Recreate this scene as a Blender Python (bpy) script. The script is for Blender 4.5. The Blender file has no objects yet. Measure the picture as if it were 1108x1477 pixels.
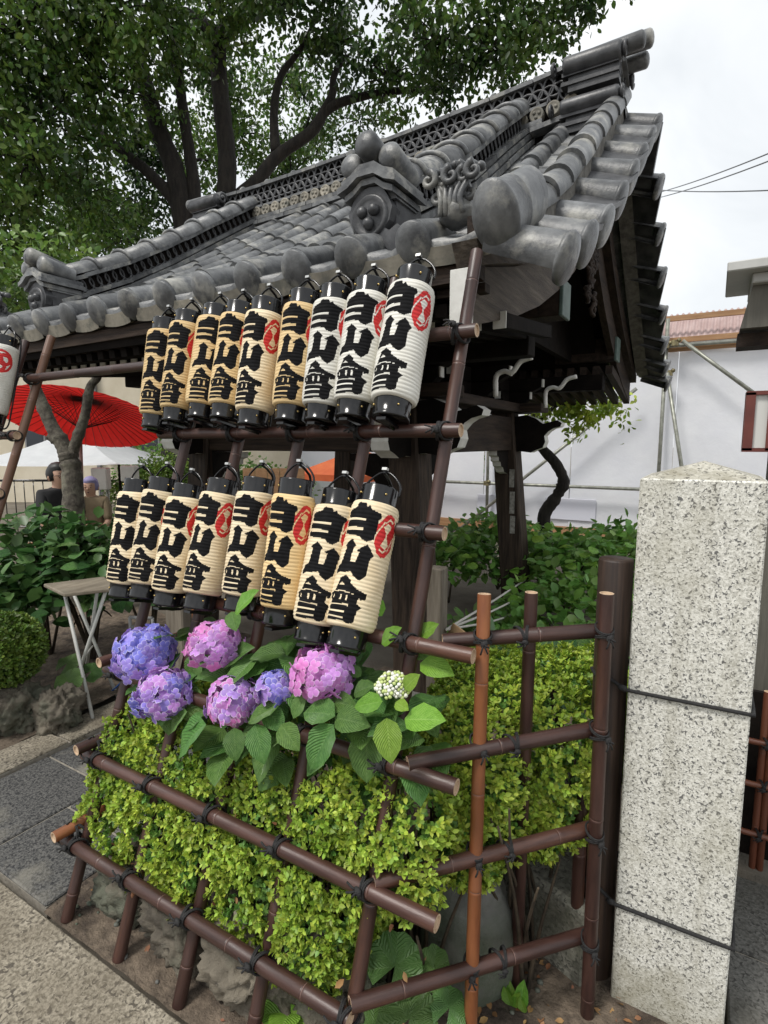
import bpy, bmesh, math, random
import numpy as np
from mathutils import Matrix, Vector, noise as mnoise
R = math.radians
random.seed(7); rng = np.random.default_rng(7)
scn = bpy.context.scene
col = scn.collection

# ------------------------------------------------------------------ camera
cam_d = bpy.data.cameras.new('camera'); cam = bpy.data.objects.new('camera', cam_d); col.objects.link(cam)
cam_d.sensor_fit = 'HORIZONTAL'; cam_d.sensor_width = 36.0; cam_d.lens = 36.0 * 800 / 1108
cam_d.clip_start = 0.05; cam_d.clip_end = 500
_p, _a = R(7.16), R(59.41)
_fh = Vector((-math.cos(_a), math.sin(_a), 0)); _r = Vector((math.sin(_a), math.cos(_a), 0)); _z = Vector((0, 0, 1))
_fw = _fh * math.cos(_p) - _z * math.sin(_p); _up = _fh * math.sin(_p) + _z * math.cos(_p)
cam.matrix_world = Matrix(((_r.x, _up.x, -_fw.x, 0), (_r.y, _up.y, -_fw.y, 0), (_r.z, _up.z, -_fw.z, 1.6), (0, 0, 0, 1)))
scn.camera = cam

# ------------------------------------------------------------------ sky (overcast), sun, exposure
SUN_EL, SUN_AZ = R(58), R(205)          # azimuth clockwise from +Y
world = bpy.data.worlds.new('World'); scn.world = world; world.use_nodes = True
nt = world.node_tree; nt.nodes.clear()
def N(nt, t, **k):
    n = nt.nodes.new(t)
    for a, b in k.items(): setattr(n, a, b)
    return n
wo = N(nt, 'ShaderNodeOutputWorld'); bg = N(nt, 'ShaderNodeBackground'); bg.inputs['Strength'].default_value = 0.079
sky = N(nt, 'ShaderNodeTexSky', sky_type='NISHITA', sun_disc=False, sun_elevation=SUN_EL, sun_rotation=SUN_AZ, dust_density=3.0)
tc = N(nt, 'ShaderNodeTexCoord'); nz = N(nt, 'ShaderNodeTexNoise'); nz.inputs['Scale'].default_value = 2.6
nz.inputs['Detail'].default_value = 6; nz.inputs['Roughness'].default_value = .55; nz.inputs['Distortion'].default_value = .6
rp_ = N(nt, 'ShaderNodeValToRGB'); rp_.color_ramp.elements[0].position = .32; rp_.color_ramp.elements[1].position = .68
rp_.color_ramp.elements[0].color = (5.7, 6.0, 6.25, 1); rp_.color_ramp.elements[1].color = (8.5, 8.6, 8.65, 1)
mx = N(nt, 'ShaderNodeMix', data_type='RGBA'); mx.inputs[0].default_value = .93
L = nt.links.new
L(tc.outputs['Generated'], nz.inputs['Vector']); L(nz.outputs['Fac'], rp_.inputs['Fac'])
L(sky.outputs['Color'], mx.inputs[6]); L(rp_.outputs['Color'], mx.inputs[7]); L(mx.outputs[2], bg.inputs['Color']); L(bg.outputs[0], wo.inputs[0])
sd = bpy.data.lights.new('sun', 'SUN'); sd.energy = 1.5; sd.angle = R(14); sd.color = (1, .965, .91)
sun = bpy.data.objects.new('sun', sd); col.objects.link(sun)
_sd = Vector((math.sin(SUN_AZ) * math.cos(SUN_EL), math.cos(SUN_AZ) * math.cos(SUN_EL), math.sin(SUN_EL)))
sun.rotation_euler = _sd.to_track_quat('Z', 'Y').to_euler(); sun.location = (2, -4, 8)
vs = scn.view_settings; vs.view_transform = 'Standard'; vs.look = 'None'; vs.gamma = 1; vs.exposure = 0.88; vs.use_curve_mapping = False
try:
    scn.cycles.use_denoising = True; scn.cycles.max_bounces = 8; scn.cycles.diffuse_bounces = 4; scn.cycles.transparent_max_bounces = 6
except Exception: pass

# ------------------------------------------------------------------ materials
MATS = {}
def mat(name, c1, c2=None, rough=.6, scale=8, bump=0, bscale=None, detail=5, stretch=(1, 1, 1), spec=.5, metal=0, var=0, coord='Object', ramp=(.35, .65), c3=None, s3=2.5, r3=(.5, .62), trans=0, coat=0, wear=None, island=0, bdist=.01):
    """noise between c1 and c2, optional large patches c3, per-object value variation, optional per-island variation"""
    m = bpy.data.materials.new(name); m.use_nodes = True; t = m.node_tree; l = t.links.new
    b = t.nodes['Principled BSDF']; b.inputs['Roughness'].default_value = rough; b.inputs['Metallic'].default_value = metal
    b.inputs['Specular IOR Level'].default_value = spec
    if coat: b.inputs['Coat Weight'].default_value = coat; b.inputs['Coat Roughness'].default_value = .08
    tc = N(t, 'ShaderNodeTexCoord'); mp = N(t, 'ShaderNodeMapping'); mp.inputs['Scale'].default_value = stretch
    l(tc.outputs[coord], mp.inputs['Vector'])
    oi = N(t, 'ShaderNodeObjectInfo')
    ad = N(t, 'ShaderNodeVectorMath', operation='ADD'); ml = N(t, 'ShaderNodeVectorMath', operation='SCALE'); ml.inputs[3].default_value = 37.0
    cmb = N(t, 'ShaderNodeCombineXYZ'); l(oi.outputs['Random'], cmb.inputs[0]); l(oi.outputs['Random'], cmb.inputs[2]); l(cmb.outputs[0], ml.inputs[0])
    l(mp.outputs[0], ad.inputs[0]); l(ml.outputs[0], ad.inputs[1])
    c2 = c2 or c1
    nz = N(t, 'ShaderNodeTexNoise'); nz.inputs['Scale'].default_value = scale; nz.inputs['Detail'].default_value = detail; nz.inputs['Roughness'].default_value = .6
    l(ad.outputs[0], nz.inputs['Vector'])
    rp = N(t, 'ShaderNodeValToRGB'); e = rp.color_ramp.elements; e[0].position, e[1].position = ramp; e[0].color = (*c1, 1); e[1].color = (*c2, 1)
    l(nz.outputs['Fac'], rp.inputs['Fac']); out = rp.outputs['Color']
    if c3:
        n3 = N(t, 'ShaderNodeTexNoise'); n3.inputs['Scale'].default_value = s3; n3.inputs['Detail'].default_value = 8; n3.inputs['Roughness'].default_value = .65
        l(ad.outputs[0], n3.inputs['Vector']); mr = N(t, 'ShaderNodeMapRange'); mr.inputs[1].default_value, mr.inputs[2].default_value = r3
        l(n3.outputs['Fac'], mr.inputs[0]); mx = N(t, 'ShaderNodeMix', data_type='RGBA'); l(mr.outputs[0], mx.inputs[0]); l(out, mx.inputs[6]); mx.inputs[7].default_value = (*c3, 1); out = mx.outputs[2]
    if var or island:
        src = oi.outputs['Random']; amt = var
        if island:
            g = N(t, 'ShaderNodeNewGeometry'); src = g.outputs['Random Per Island']; amt = island
        mr = N(t, 'ShaderNodeMapRange'); mr.inputs[3].default_value = 1 - amt; mr.inputs[4].default_value = 1 + amt; l(src, mr.inputs[0])
        hs = N(t, 'ShaderNodeHueSaturation'); l(mr.outputs[0], hs.inputs['Value']); l(out, hs.inputs['Color'])
        if island:
            m2 = N(t, 'ShaderNodeMath', operation='FRACT'); m3 = N(t, 'ShaderNodeMath', operation='MULTIPLY'); m3.inputs[1].default_value = 17.3
            l(src, m3.inputs[0]); l(m3.outputs[0], m2.inputs[0]); mh = N(t, 'ShaderNodeMapRange'); mh.inputs[3].default_value = .475; mh.inputs[4].default_value = .52; l(m2.outputs[0], mh.inputs[0]); l(mh.outputs[0], hs.inputs['Hue'])
        out = hs.outputs[0]
    l(out, b.inputs['Base Color'])
    if bump:
        nb = N(t, 'ShaderNodeTexNoise'); nb.inputs['Scale'].default_value = bscale or scale * 3; nb.inputs['Detail'].default_value = 6; nb.inputs['Roughness'].default_value = .65
        l(ad.outputs[0], nb.inputs['Vector']); bp = N(t, 'ShaderNodeBump'); bp.inputs['Strength'].default_value = bump; bp.inputs['Distance'].default_value = bdist
        l(nb.outputs['Fac'], bp.inputs['Height']); l(bp.outputs[0], b.inputs['Normal'])
    if trans:
        o = t.nodes['Material Output']; tr = N(t, 'ShaderNodeBsdfTranslucent'); l(out, tr.inputs['Color']); ms = N(t, 'ShaderNodeMixShader'); ms.inputs[0].default_value = trans
        l(b.outputs[0], ms.inputs[1]); l(tr.outputs[0], ms.inputs[2]); l(ms.outputs[0], o.inputs[0])
    m['out'] = 1; MATS[name] = m
    return m
tile = mat('tile', (.040, .042, .046), (.185, .19, .192), rough=.40, scale=11, bump=.45, bscale=55, var=.30, c3=(.38, .37, .33), s3=6, r3=(.52, .72), bdist=.005, ramp=(.3, .72))
tile_lt = mat('tile_light', (.17, .158, .13), (.34, .31, .25), rough=.7, scale=7, bump=.5, bscale=40, var=.2, c3=(.13, .13, .11), s3=9, bdist=.005)
tile_dk = mat('tile_dark', (.022, .023, .026), (.085, .086, .09), rough=.4, scale=9, bump=.35, bscale=50, var=.25, bdist=.004)
mortar = mat('mortar', (.10, .095, .085), (.2, .19, .17), rough=.9, scale=20, bump=.6)
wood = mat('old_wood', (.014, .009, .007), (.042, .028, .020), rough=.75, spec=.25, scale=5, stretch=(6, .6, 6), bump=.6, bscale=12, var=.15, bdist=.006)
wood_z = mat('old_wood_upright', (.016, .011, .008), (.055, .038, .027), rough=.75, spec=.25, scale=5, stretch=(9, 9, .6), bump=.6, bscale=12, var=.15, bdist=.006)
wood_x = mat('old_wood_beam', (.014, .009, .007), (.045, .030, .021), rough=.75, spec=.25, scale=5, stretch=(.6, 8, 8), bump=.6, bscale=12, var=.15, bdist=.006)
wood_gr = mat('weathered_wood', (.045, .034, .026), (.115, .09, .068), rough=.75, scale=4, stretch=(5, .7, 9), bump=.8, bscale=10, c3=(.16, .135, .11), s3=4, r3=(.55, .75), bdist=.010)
wood_bk = mat('black_wood', (.004, .003, .0026), (.011, .008, .0065), rough=.9, scale=6, bump=.3, spec=.15)  # under-roof shade put into the near-black wood colour
white_pt = mat('white_limewash', (.62, .61, .57), (.74, .73, .69), rough=.7, scale=12, bump=.2, c3=(.42, .40, .36), s3=9, r3=(.58, .72))
copper = mat('verdigris', (.06, .095, .085), (.12, .17, .15), rough=.6, scale=10, bump=.2)
bamboo_d = mat('bamboo_brown', (.034, .015, .012), (.074, .035, .027), rough=.40, scale=9, stretch=(4, 4, .6), bump=.12, var=.24, c3=(.13, .052, .026), s3=1.3, r3=(.54, .72))
bamboo_o = mat('bamboo_orange', (.16, .052, .020), (.27, .10, .036), rough=.42, scale=6, stretch=(4, 4, .7), bump=.12, var=.1, c3=(.10, .042, .028), s3=1.5, r3=(.52, .68))
bamboo_e = mat('bamboo_cut_end', (.42, .29, .19), (.55, .41, .28), rough=.6, scale=60)
bamboo_n = mat('bamboo_node', (.13, .075, .06), (.2, .12, .1), rough=.5, scale=40)
twine = mat('black_twine', (.008, .008, .009), (.022, .021, .021), rough=.75, scale=120, bump=.8, bscale=300, bdist=.003)
lacquer = mat('black_lacquer', (.004, .004, .0045), (.008, .008, .009), rough=.16, scale=30, spec=.5)
brass = mat('brass', (.55, .40, .16), rough=.3, metal=1)
steel = mat('steel', (.45, .45, .44), (.6, .6, .58), rough=.35, metal=.8, scale=20)
ink = mat('ink_black', (.004, .004, .0045), (.010, .010, .011), rough=.85, scale=30, spec=.15)
red_ink = mat('ink_red', (.50, .012, .014), (.60, .020, .018), rough=.65, scale=40)
paper_w = mat('paper_white', (.70, .68, .61), (.80, .785, .72), rough=.75, scale=14, bump=.15, bscale=90, trans=.12, bdist=.002, var=.05)
paper_c = mat('paper_cream', (.74, .60, .39), (.83, .71, .50), rough=.7, scale=14, bump=.15, bscale=90, trans=.12, bdist=.002, var=.12)
paper_y = mat('paper_yellowed', (.70, .49, .23), (.78, .59, .32), rough=.7, scale=10, bump=.15, bscale=90, trans=.12, bdist=.002, var=.12)
rock = mat('rock', (.055, .046, .034), (.19, .165, .125), rough=.85, scale=5, bump=1, bscale=14, c3=(.10, .105, .075), s3=3, bdist=.02)
stone_sm = mat('smooth_stone', (.11, .11, .10), (.19, .185, .17), rough=.8, scale=9, bump=.5, bscale=50, c3=(.085, .10, .07), s3=2)
soil = mat('soil', (.085, .064, .046), (.20, .155, .112), rough=.95, scale=18, bump=1, bscale=40, c3=(.05, .036, .027), s3=5, bdist=.02)
dryleaf = mat('dry_leaf', (.20, .09, .035), (.34, .19, .08), rough=.7, scale=20, island=.4)
leaf_h = None
def granite(name, base, dark, light, s=130, rough=.55, dirt=None, bump=.15, dens=(.44, .56)):
    m = bpy.data.materials.new(name); m.use_nodes = True; t = m.node_tree; l = t.links.new; b = t.nodes['Principled BSDF']; b.inputs['Roughness'].default_value = rough
    tc = N(t, 'ShaderNodeTexCoord')
    n1 = N(t, 'ShaderNodeTexNoise'); n1.inputs['Scale'].default_value = s; n1.inputs['Detail'].default_value = 2; n1.inputs['Roughness'].default_value = .55
    n2 = N(t, 'ShaderNodeTexNoise'); n2.inputs['Scale'].default_value = s * .75; n2.inputs['Detail'].default_value = 3; n2.inputs['Distortion'].default_value = .8
    sh = N(t, 'ShaderNodeMapping'); sh.inputs['Location'].default_value = (7, 3, 1); l(tc.outputs['Object'], sh.inputs[0])
    l(tc.outputs['Object'], n1.inputs['Vector']); l(sh.outputs[0], n2.inputs['Vector'])
    r1 = N(t, 'ShaderNodeValToRGB'); e = r1.color_ramp.elements; e[0].position = .38; e[1].position = .6; e[0].color = (*base, 1); e[1].color = (*light, 1); l(n1.outputs['Fac'], r1.inputs[0])
    r2 = N(t, 'ShaderNodeMapRange'); r2.inputs[1].default_value, r2.inputs[2].default_value = dens[1] + .01, dens[1] + .05; l(n2.outputs['Fac'], r2.inputs[0])
    mx = N(t, 'ShaderNodeMix', data_type='RGBA'); l(r2.outputs[0], mx.inputs[0]); l(r1.outputs[0], mx.inputs[6]); mx.inputs[7].default_value = (*dark, 1); out = mx.outputs[2]
    if dirt:
        n3 = N(t, 'ShaderNodeTexNoise'); n3.inputs['Scale'].default_value = dirt[1]; n3.inputs['Detail'].default_value = 7; n3.inputs['Roughness'].default_value = .65; l(tc.outputs['Object'], n3.inputs['Vector'])
        r3 = N(t, 'ShaderNodeMapRange'); r3.inputs[1].default_value, r3.inputs[2].default_value = dirt[2]; l(n3.outputs['Fac'], r3.inputs[0])
        r4 = N(t, 'ShaderNodeMath', operation='MULTIPLY'); r4.inputs[1].default_value = dirt[3]; l(r3.outputs[0], r4.inputs[0])
        m3 = N(t, 'ShaderNodeMix', data_type='RGBA'); l(r4.outputs[0], m3.inputs[0]); l(out, m3.inputs[6]); m3.inputs[7].default_value = (*dirt[0], 1); out = m3.outputs[2]
    l(out, b.inputs['Base Color'])
    bp = N(t, 'ShaderNodeBump'); bp.inputs['Strength'].default_value = bump; bp.inputs['Distance'].default_value = .006; l(n2.outputs['Fac'], bp.inputs['Height']); l(bp.outputs[0], b.inputs['Normal'])
    return m
gr_pillar = granite('granite_pillar', (.46, .45, .40), (.13, .13, .125), (.74, .73, .67), s=190, dirt=((.36, .34, .25), 3.6, (.46, .74), .6), bump=.3)
gr_path = granite('granite_path', (.16, .14, .105), (.07, .06, .048), (.36, .32, .25), s=85, rough=.85, dirt=((.135, .112, .078), 3.5, (.38, .66), .8), bump=.8, dens=(.4, .56))
gr_dark = granite('dark_slab', (.05, .05, .049), (.022, .022, .023), (.115, .112, .105), s=120, rough=.8, dirt=((.22, .205, .17), 1.7, (.56, .66), .8), bump=.5, dens=(.4, .52))
gr_grey = granite('grey_paving', (.10, .098, .088), (.055, .053, .048), (.17, .165, .15), s=90, rough=.85, dirt=((.075, .07, .055), 3, (.45, .65), .6), bump=.6)

# rain streaks down the faces and grime at the foot of the pillar
_t = gr_pillar.node_tree; _b = _t.nodes['Principled BSDF']; _l = _t.links.new; _src = _b.inputs['Base Color'].links[0].from_socket
_tc = N(_t, 'ShaderNodeTexCoord'); _mp = N(_t, 'ShaderNodeMapping'); _mp.inputs['Scale'].default_value = (16, 16, .8); _l(_tc.outputs['Object'], _mp.inputs[0])
_n = N(_t, 'ShaderNodeTexNoise'); _n.inputs['Scale'].default_value = 1.4; _n.inputs['Detail'].default_value = 5; _l(_mp.outputs[0], _n.inputs['Vector'])
_r = N(_t, 'ShaderNodeMapRange'); _r.inputs[1].default_value = .52; _r.inputs[2].default_value = .78; _r.inputs[4].default_value = .42; _l(_n.outputs['Fac'], _r.inputs[0])
_sp = N(_t, 'ShaderNodeSeparateXYZ'); _l(_tc.outputs['Object'], _sp.inputs[0]); _n2 = N(_t, 'ShaderNodeTexNoise'); _n2.inputs['Scale'].default_value = 14; _n2.inputs['Detail'].default_value = 6; _l(_tc.outputs['Object'], _n2.inputs['Vector'])
_ma = N(_t, 'ShaderNodeMath', operation='MULTIPLY_ADD'); _ma.inputs[1].default_value = -.34; _l(_n2.outputs['Fac'], _ma.inputs[0]); _l(_sp.outputs[2], _ma.inputs[2])
_r2 = N(_t, 'ShaderNodeMapRange'); _r2.inputs[1].default_value = .05; _r2.inputs[2].default_value = -.16; _r2.inputs[4].default_value = .75; _l(_ma.outputs[0], _r2.inputs[0])
_mx = N(_t, 'ShaderNodeMath', operation='MAXIMUM'); _l(_r.outputs[0], _mx.inputs[0]); _l(_r2.outputs[0], _mx.inputs[1])
_cm = N(_t, 'ShaderNodeMix', data_type='RGBA'); _l(_mx.outputs[0], _cm.inputs[0]); _l(_src, _cm.inputs[6]); _cm.inputs[7].default_value = (.27, .25, .18, 1); _l(_cm.outputs[2], _b.inputs['Base Color'])
def leaf_mat(name, c1, c2, vein, trans=.3, rough=.42, nv=13, island=0, var=.18, bump=.5):
    m = bpy.data.materials.new(name); m.use_nodes = True; t = m.node_tree; l = t.links.new; b = t.nodes['Principled BSDF']; b.inputs['Roughness'].default_value = rough
    uv = N(t, 'ShaderNodeUVMap'); sp = N(t, 'ShaderNodeSeparateXYZ'); l(uv.outputs[0], sp.inputs[0])
    ab = N(t, 'ShaderNodeMath', operation='ABSOLUTE'); l(sp.outputs[0], ab.inputs[0])
    k = N(t, 'ShaderNodeMath', operation='MULTIPLY_ADD'); k.inputs[1].default_value = -.42; l(ab.outputs[0], k.inputs[0]); l(sp.outputs[1], k.inputs[2])
    q = N(t, 'ShaderNodeMath', operation='MULTIPLY'); q.inputs[1].default_value = nv * 6.2832; l(k.outputs[0], q.inputs[0])
    s = N(t, 'ShaderNodeMath', operation='SINE'); l(q.outputs[0], s.inputs[0])
    mr = N(t, 'ShaderNodeMapRange'); mr.inputs[1].default_value = .86; mr.inputs[2].default_value = 1.0; l(s.outputs[0], mr.inputs[0])
    md = N(t, 'ShaderNodeMapRange'); md.inputs[1].default_value = .07; md.inputs[2].default_value = .02; l(ab.outputs[0], md.inputs[0])
    mxv = N(t, 'ShaderNodeMath', operation='MAXIMUM'); l(mr.outputs[0], mxv.inputs[0]); l(md.outputs[0], mxv.inputs[1])
    fc = N(t, 'ShaderNodeMath', operation='MULTIPLY'); fc.inputs[1].default_value = .55; l(mxv.outputs[0], fc.inputs[0])
    nz = N(t, 'ShaderNodeTexNoise'); nz.inputs['Scale'].default_value = 9; nz.inputs['Detail'].default_value = 4; tc = N(t, 'ShaderNodeTexCoord'); l(tc.outputs['Object'], nz.inputs['Vector'])
    rp = N(t, 'ShaderNodeValToRGB'); e = rp.color_ramp.elements; e[0].position, e[1].position = .35, .65; e[0].color = (*c1, 1); e[1].color = (*c2, 1); l(nz.outputs['Fac'], rp.inputs[0])
    mx = N(t, 'ShaderNodeMix', data_type='RGBA'); l(fc.outputs[0], mx.inputs[0]); l(rp.outputs[0], mx.inputs[6]); mx.inputs[7].default_value = (*vein, 1)
    hs = N(t, 'ShaderNodeHueSaturation'); l(mx.outputs[2], hs.inputs['Color'])
    if island: g = N(t, 'ShaderNodeNewGeometry'); src = g.outputs['Random Per Island']
    else: g = N(t, 'ShaderNodeObjectInfo'); src = g.outputs['Random']
    v = N(t, 'ShaderNodeMapRange'); v.inputs[3].default_value = 1 - max(var, island); v.inputs[4].default_value = 1 + max(var, island); l(src, v.inputs[0]); l(v.outputs[0], hs.inputs['Value'])
    a2 = N(t, 'ShaderNodeMath', operation='MULTIPLY'); a2.inputs[1].default_value = 13.7; f2 = N(t, 'ShaderNodeMath', operation='FRACT'); l(src, a2.inputs[0]); l(a2.outputs[0], f2.inputs[0])
    h2 = N(t, 'ShaderNodeMapRange'); h2.inputs[3].default_value = .48; h2.inputs[4].default_value = .515; l(f2.outputs[0], h2.inputs[0]); l(h2.outputs[0], hs.inputs['Hue'])
    l(hs.outputs[0], b.inputs['Base Color'])
    bp = N(t, 'ShaderNodeBump'); bp.inputs['Strength'].default_value = bump; bp.inputs['Distance'].default_value = .004; bp.invert = True; l(s.outputs[0], bp.inputs['Height']); l(bp.outputs[0], b.inputs['Normal'])
    o = t.nodes['Material Output']; tr = N(t, 'ShaderNodeBsdfTranslucent'); l(hs.outputs[0], tr.inputs['Color']); ms = N(t, 'ShaderNodeMixShader'); ms.inputs[0].default_value = trans
    l(b.outputs[0], ms.inputs[1]); l(tr.outputs[0], ms.inputs[2]); l(ms.outputs[0], o.inputs[0])
    return m
leaf_hyd = leaf_mat('leaf_hydrangea', (.078, .19, .042), (.13, .27, .065), (.19, .33, .11))
leaf_new = leaf_mat('leaf_bright', (.17, .36, .035), (.24, .46, .06), (.36, .58, .14))
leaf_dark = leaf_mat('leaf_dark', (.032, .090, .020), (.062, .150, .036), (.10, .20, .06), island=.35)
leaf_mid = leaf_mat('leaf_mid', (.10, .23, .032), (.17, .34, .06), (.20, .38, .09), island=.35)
leaf_tsu = leaf_mat('leaf_round', (.075, .17, .045), (.12, .25, .065), (.20, .33, .12), nv=6)
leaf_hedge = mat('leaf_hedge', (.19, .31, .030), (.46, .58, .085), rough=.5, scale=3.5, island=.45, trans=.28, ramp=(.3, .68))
leaf_tree = mat('leaf_tree', (.018, .050, .010), (.115, .205, .038), rough=.42, scale=.55, island=.5, trans=.38, ramp=(.38, .62))
leaf_topi = mat('leaf_topiary', (.07, .13, .018), (.15, .24, .035), rough=.5, scale=4, island=.45, trans=.25)
bark = mat('bark', (.009, .007, .006), (.028, .023, .018), rough=.9, scale=4, stretch=(5, 5, 1), bump=1, bscale=9, bdist=.03)
bark_g = mat('bark_grey', (.045, .038, .030), (.13, .115, .09), rough=.9, scale=22, bump=1, bscale=40, c3=(.17, .16, .12), s3=9, bdist=.012)
twig = mat('twig', (.03, .022, .013), (.07, .05, .03), rough=.9, scale=30)

petal = bpy.data.materials.new('petal'); petal.use_nodes = True
_t = petal.node_tree; _b = _t.nodes['Principled BSDF']; _b.inputs['Roughness'].default_value = .55
_at = N(_t, 'ShaderNodeAttribute', attribute_name='Col'); _t.links.new(_at.outputs['Color'], _b.inputs['Base Color'])
_tr = N(_t, 'ShaderNodeBsdfTranslucent'); _ms = N(_t, 'ShaderNodeMixShader'); _ms.inputs[0].default_value = .22
_t.links.new(_at.outputs['Color'], _tr.inputs['Color']); _t.links.new(_b.outputs[0], _ms.inputs[1]); _t.links.new(_tr.outputs[0], _ms.inputs[2]); _t.links.new(_ms.outputs[0], _t.nodes['Material Output'].inputs[0])

# ------------------------------------------------------------------ mesh builder
def nrm(v):
    v = np.asarray(v, float); return v / (np.linalg.norm(v) + 1e-12)
def basis(d, hint=(0, 0, 1)):
    d = nrm(d); h = np.asarray(hint, float)
    if abs(d @ nrm(h)) > .98: h = np.array([1., 0, 0])
    x = nrm(np.cross(h, d)); y = np.cross(d, x); return x, y, d
class MB:
    def __init__(s): s.V = []; s.F = []; s.M = []; s.S = []; s.n = 0
    def add(s, v, f, m=0, smooth=True):
        v = np.asarray(v, float).reshape(-1, 3); s.V.append(v)
        for q in f: s.F.append(tuple(i + s.n for i in q)); s.M.append(m); s.S.append(smooth)
        s.n += len(v); return s
    def box(s, c, d, Rm=None, m=0, smooth=False):
        x, y, z = [k / 2 for k in d]
        v = np.array([(-x, -y, -z), (x, -y, -z), (x, y, -z), (-x, y, -z), (-x, -y, z), (x, -y, z), (x, y, z), (-x, y, z)])
        if Rm is not None: v = v @ np.array(Rm).T
        return s.add(v + np.asarray(c, float), [(3, 2, 1, 0), (4, 5, 6, 7), (0, 1, 5, 4), (1, 2, 6, 5), (2, 3, 7, 6), (3, 0, 4, 7)], m, smooth)
    def tube(s, path, r, n=10, caps=True, m=0, mc=None, close=False):
        P = np.asarray(path, float); k = len(P); r = np.full(k, r) if np.isscalar(r) else np.asarray(r, float)
        T = np.gradient(P, axis=0) if not close else np.roll(P, -1, 0) - np.roll(P, 1, 0)
        x, y, _ = basis(T[0]); V = []
        for i in range(k):
            t = nrm(T[i]); x = nrm(x - t * (x @ t)); y = np.cross(t, x)
            a = np.arange(n) * 2 * math.pi / n
            V.append(P[i] + r[i] * (np.outer(np.cos(a), x) + np.outer(np.sin(a), y)))
        F = []
        for i in range(k if close else k - 1):
            i2 = (i + 1) % k
            for j in range(n): F.append((i * n + j, i * n + (j + 1) % n, i2 * n + (j + 1) % n, i2 * n + j))
        s.add(np.concatenate(V), F, m)
        if caps and not close:
            b = s.n - k * n; mc = m if mc is None else mc
            s.F.append(tuple(b + j for j in range(n))[::-1]); s.M.append(mc); s.S.append(False)
            s.F.append(tuple(b + (k - 1) * n + j for j in range(n))); s.M.append(mc); s.S.append(False)
        return s
    def lathe(s, prof, n=24, o=(0, 0, 0), d=(0, 0, 1), hint=(0, 1, 0), m=0, mf=None, smooth=True):
        x, y, z = basis(d, hint); a = np.arange(n) * 2 * math.pi / n; o = np.asarray(o, float); V = []
        for r, h in prof: V.append(o + z * h + r * (np.outer(np.cos(a), x) + np.outer(np.sin(a), y)))
        k = len(prof)
        b0 = s.n; s.add(np.concatenate(V), [], m)
        for i in range(k - 1):
            for j in range(n):
                s.F.append((b0 + i * n + j, b0 + i * n + (j + 1) % n, b0 + (i + 1) * n + (j + 1) % n, b0 + (i + 1) * n + j)); s.M.append(mf(i) if mf else m); s.S.append(smooth)
        return s
    def prism(s, poly, depth, o, ax, ay, az, m=0, ms=None, smooth=False):
        """polygon in the (ax, ay) plane at o, extruded by depth along az, centred"""
        ms = m if ms is None else ms; ax, ay, az, o = [np.asarray(q, float) for q in (ax, ay, az, o)]; n = len(poly)
        A = np.array([o + ax * p[0] + ay * p[1] - az * depth / 2 for p in poly]); B = A + az * depth
        b = s.n; s.add(np.concatenate([A, B]), [], m)
        s.F.append(tuple(b + i for i in range(n))[::-1]); s.M.append(m); s.S.append(False)
        s.F.append(tuple(b + n + i for i in range(n))); s.M.append(m); s.S.append(False)
        for i in range(n):
            s.F.append((b + i, b + (i + 1) % n, b + n + (i + 1) % n, b + n + i)); s.M.append(ms); s.S.append(smooth)
        return s
    def sheet(s, fn, nu, nv, m=0, smooth=True, close_u=False):
        V = [fn(i / nu, j / nv) for j in range(nv + 1) for i in range(nu + (0 if close_u else 1))]
        w = nu if close_u else nu + 1
        F = [(j * w + i, j * w + (i + 1) % w, (j + 1) * w + (i + 1) % w, (j + 1) * w + i) for j in range(nv) for i in range(nu)]
        return s.add(V, F, m, smooth)
    def blob(s, c, r, seed=0, amp=.2, f=1.5, sub=3, m=0, flat=None, rough_=0):
        bm = bmesh.new(); bmesh.ops.create_icosphere(bm, subdivisions=sub, radius=1); V = []
        for v in bm.verts:
            d = v.co.normalized(); q = d * f + Vector((seed * 3.1, seed * 1.7, seed * .9))
            k = 1 + amp * (mnoise.noise(q) + .5 * mnoise.noise(q * 2.3) + .28 * mnoise.noise(q * 5.1) - (rough_ * abs(mnoise.noise(q * 3.1 + Vector((9, 9, 9)))) if rough_ else 0) + rough_ * .25 * mnoise.noise(q * 11))
            p = np.array(d) * k
            if flat is not None: p = np.sign(p) * np.abs(p) ** flat
            V.append(p * np.asarray(r))
        bm.verts.index_update(); F = [tuple(v.index for v in q.verts) for q in bm.faces]; bm.free()
        return s.add(np.array(V) + np.asarray(c, float), F, m)
    def mesh(s, name, mats):
        me = bpy.data.meshes.new(name); V = np.concatenate(s.V) if s.V else np.zeros((0, 3))
        me.from_pydata(V.tolist(), [], s.F); me.polygons.foreach_set('material_index', s.M); me.polygons.foreach_set('use_smooth', s.S)
        for q in (mats if isinstance(mats, (list, tuple)) else [mats]): me.materials.append(q)
        me.update(); return me
    def build(s, name, mats, parent=None, bevel=0, fixn=False, **k):
        me = s.mesh(name, mats)
        if fixn or bevel:
            bm = bmesh.new(); bm.from_mesh(me)
            if fixn: bmesh.ops.recalc_face_normals(bm, faces=bm.faces)
            if bevel:
                es = [e for e in bm.edges if len(e.link_faces) == 2 and e.calc_face_angle(0) > .5]
                bmesh.ops.bevel(bm, geom=es, offset=bevel, segments=1, affect='EDGES', clamp_overlap=True)
            bm.to_mesh(me); bm.free(); me.update()
        return link(name, me, parent, **k)
WORLD = {}
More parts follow.
